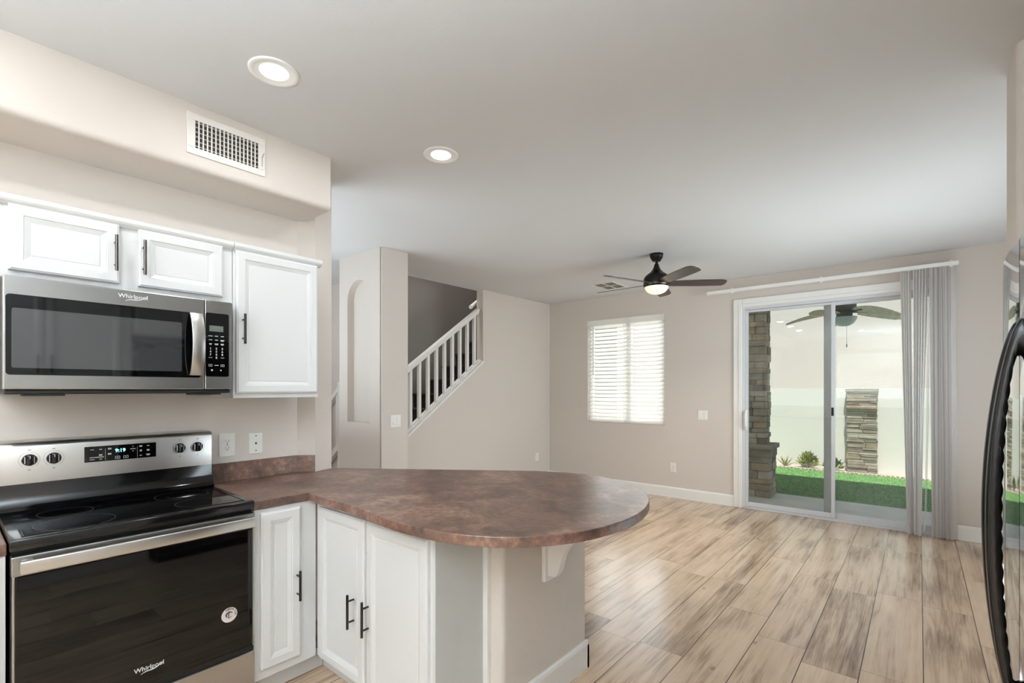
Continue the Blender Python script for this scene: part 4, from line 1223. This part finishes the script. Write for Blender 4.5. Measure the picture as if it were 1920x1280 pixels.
# shrubs and river stones
def shrub(name, x, y, R, H, n, seed, label, lm):
    o = thing(name, (x, y, GZ), label, 'shrub', 'shrubs in the gravel bed')
    rnd = random.Random(seed)
    mb = MB(); tw = MB()
    for i in range(n):
        a = rnd.uniform(0, 6.28); e = rnd.uniform(0.25, 1.4)
        d = Vector((math.cos(a) * math.cos(e), 0.5 * math.sin(a) * math.cos(e), math.sin(e)))
        p = Vector((x, y, GZ)) + Vector((d.x * R, d.y * R, d.z * H)) * rnd.uniform(.45, 1)
        L_ = rnd.uniform(.04, .085); w = rnd.uniform(.007, .014)
        dd = (d + Vector((rnd.uniform(-.5, .5), rnd.uniform(-.5, .5), rnd.uniform(-.2, .6)))).normalized()
        s = dd.orthogonal().normalized()
        mb.add([p, p + dd * L_ * .5 + s * w, p + dd * L_, p + dd * L_ * .5 - s * w], [(0, 1, 2, 3)])
        if i % 12 == 0:
            tw.tube([(x, y, GZ), tuple(p)], 0.004, 5)
    mb.build('foliage', lm, o)
    tw.build('stem', 'soil', o)
shrub('shrub', -1.58, 10.42, 0.17, 0.27, 420, 1, 'yellow-green leafy shrub left in the gravel bed', 'leafdry')
shrub('shrub', -1.18, 10.42, 0.15, 0.20, 320, 2, 'lower dull green shrub nearer the door mullion', 'leaf')
ag = thing('spiky_plant', (-1.95, 10.42, GZ), 'small spiky plant left of the leafy shrubs', 'plant')
mb = MB()
for i in range(14):
    a = i * 2.4; e = 0.5 + 0.06 * i
    d = Vector((math.cos(a) * math.cos(e), math.sin(a) * math.cos(e) * .5, math.sin(e)))
    mb.tube([Vector((-1.95, 10.42, GZ)), Vector((-1.95, 10.42, GZ)) + d * 0.12, Vector((-1.95, 10.42, GZ)) + d * 0.22], [.009, .007, .001], 5)
mb.build('leaves', 'leafdry', ag)
def rock_mesh(seed):
    rnd = random.Random(seed)
    bm = bmesh.new()
    bmesh.ops.create_icosphere(bm, subdivisions=2, radius=1)
    ph = [rnd.uniform(0, 6) for _ in range(3)]
    for v in bm.verts:
        k = 1 + .15 * math.sin(3 * v.co.x + ph[0]) + .12 * math.sin(4 * v.co.y + ph[1])
        v.co = Vector((v.co.x * k, v.co.y * .8 * k, v.co.z * .62 * k))
    me = bpy.data.meshes.new('river_stone')
    bm.to_mesh(me); bm.free()
    me.materials.append(M['rock'])
    me.polygons.foreach_set('use_smooth', [True] * len(me.polygons))
    return me
rms = [rock_mesh(s) for s in (1, 2, 3)]
rnd = random.Random(12)
for i in range(44):
    o = bpy.data.objects.new('river_stone', rms[i % 3])
    s = rnd.uniform(.018, .027)
    o.scale = (s, s, s)
    o.rotation_euler = (0, 0, rnd.uniform(0, 6.28))
    o.location = (-2.25 + i * 0.062 + rnd.uniform(-.004, .004), rnd.uniform(10.235, 10.242), GZ + 0.005 + s * .5)
    COL.objects.link(o)
    tag(o, 'small pale river stone lying along the foot of the yard wall', 'stone', 'river stones along the yard wall')
# patio fan
PF = (-0.725, 7.42)
pfn = thing('patio_fan', (*PF, 2.78), 'leaf-blade patio ceiling fan seen through the sliding door', 'ceiling fan')
c = (*PF, 0)
MB().lathe(c, [(0.0, 2.78), (0.07, 2.78), (0.07, 2.75), (0.04, 2.72), (0.02, 2.715), (0.02, 2.56), (0.0, 2.56)], 24).build('downrod', 'fangrey', pfn, smooth=40)
MB().lathe(c, [(0.02, 2.575), (0.09, 2.565), (0.125, 2.53), (0.13, 2.45), (0.115, 2.41), (0.09, 2.40), (0.085, 2.33), (0.0, 2.33)], 36).build('motor_housing', 'fangrey', pfn, smooth=40)
MB().lathe(c, [(0.13, 2.332), (0.138, 2.325), (0.130, 2.30), (0.10, 2.25), (0.06, 2.222), (0.0, 2.214)], 36).build('light_bowl', 'fanbowl', pfn, smooth=50)
def leafblade(ang):
    a = math.radians(ang)
    U = Vector((math.cos(a), math.sin(a), 0)); W0 = Vector((-math.sin(a), math.cos(a), 0))
    pt = math.radians(-22)
    W = W0 * math.cos(pt) + Vector((0, 0, 1)) * math.sin(pt)
    n = 16
    vs = []; fs = []
    for i in range(n + 1):
        t = i / n
        rr_ = 0.17 + 0.50 * t
        w = 0.030 + 0.072 * math.sin(math.pi * min(1, t * 0.86 + 0.06)) ** 0.7
        if t > .9: w *= 1 - (t - .9) * 5.5
        droop = 0.015 - 0.085 * t * t
        sc = 0.006 * (i % 2)
        o = Vector((*PF, 2.375)) + U * rr_
        for s, e in ((-1, 0), (0, .010), (1, 0)):
            vs.append(o + W * s * (w - sc) + Vector((0, 0, droop + e)))
        for s, e in ((-1, 0), (0, .010), (1, 0)):
            vs.append(o + W * s * (w - sc) + Vector((0, 0, droop + e - .006)))
    for i in range(n):
        p = i * 6; q = p + 6
        fs += [(p, p + 1, q + 1, q), (p + 1, p + 2, q + 2, q + 1), (p + 3, q + 3, q + 4, p + 4), (p + 4, q + 4, q + 5, p + 5), (p, q, q + 3, p + 3), (p + 2, p + 5, q + 5, q + 2)]
    fs += [(0, 3, 4, 1), (1, 4, 5, 2)]
    e = n * 6
    fs += [(e, e + 1, e + 4, e + 3), (e + 1, e + 2, e + 5, e + 4)]
    return MB().add(vs, fs)
for ang in (30, 102, 174, 246, 318):
    b_ = leafblade(ang).build('blade', 'palm', pfn)
    a = math.radians(ang)
    MB().tube([Vector((*PF, 2.395)) + Vector((math.cos(a) * .09, math.sin(a) * .09, 0)), Vector((*PF, 2.395)) + Vector((math.cos(a) * .26, math.sin(a) * .26, -.004))], 0.011, 8).build('blade_iron', 'fangrey', b_)
MB().cyl((PF[0] + 0.03, PF[1] - 0.05, 2.33), (PF[0] + 0.03, PF[1] - 0.05, 1.98), 0.0018, n=6).cyl((PF[0] + 0.03, PF[1] - 0.05, 1.985), (PF[0] + 0.03, PF[1] - 0.05, 1.945), 0.006, n=8).build('pull_chain', 'cord', pfn)
# blind on the kitchen window behind
kb = thing('horizontal_blind', ((KW[0] + KW[1]) / 2, -2.6, KW[2]), 'white slat blind on the kitchen window, mirrored in the door glass', 'blind')
MB().box((KW[0] + .005, -2.64, KW[3] - .07), (KW[1] - .005, -2.575, KW[3]), .004).build('headrail', 'slat', kb)
mb = MB()
for i in range(21):
    z = KW[3] - 0.10 - i * 0.056
    a = math.radians(58)
    dy, dz = math.cos(a) * .03, math.sin(a) * .03
    mb.prism([(-2.61 - dy, z - dz), (-2.61 + dy, z + dz), (-2.61 + dy, z + dz + .003), (-2.61 - dy, z - dz + .003)], lambda p, k: ((KW[0] + .01, KW[1] - .01)[k], p[0], p[1]))
mb.build('slats', 'slat', kb)
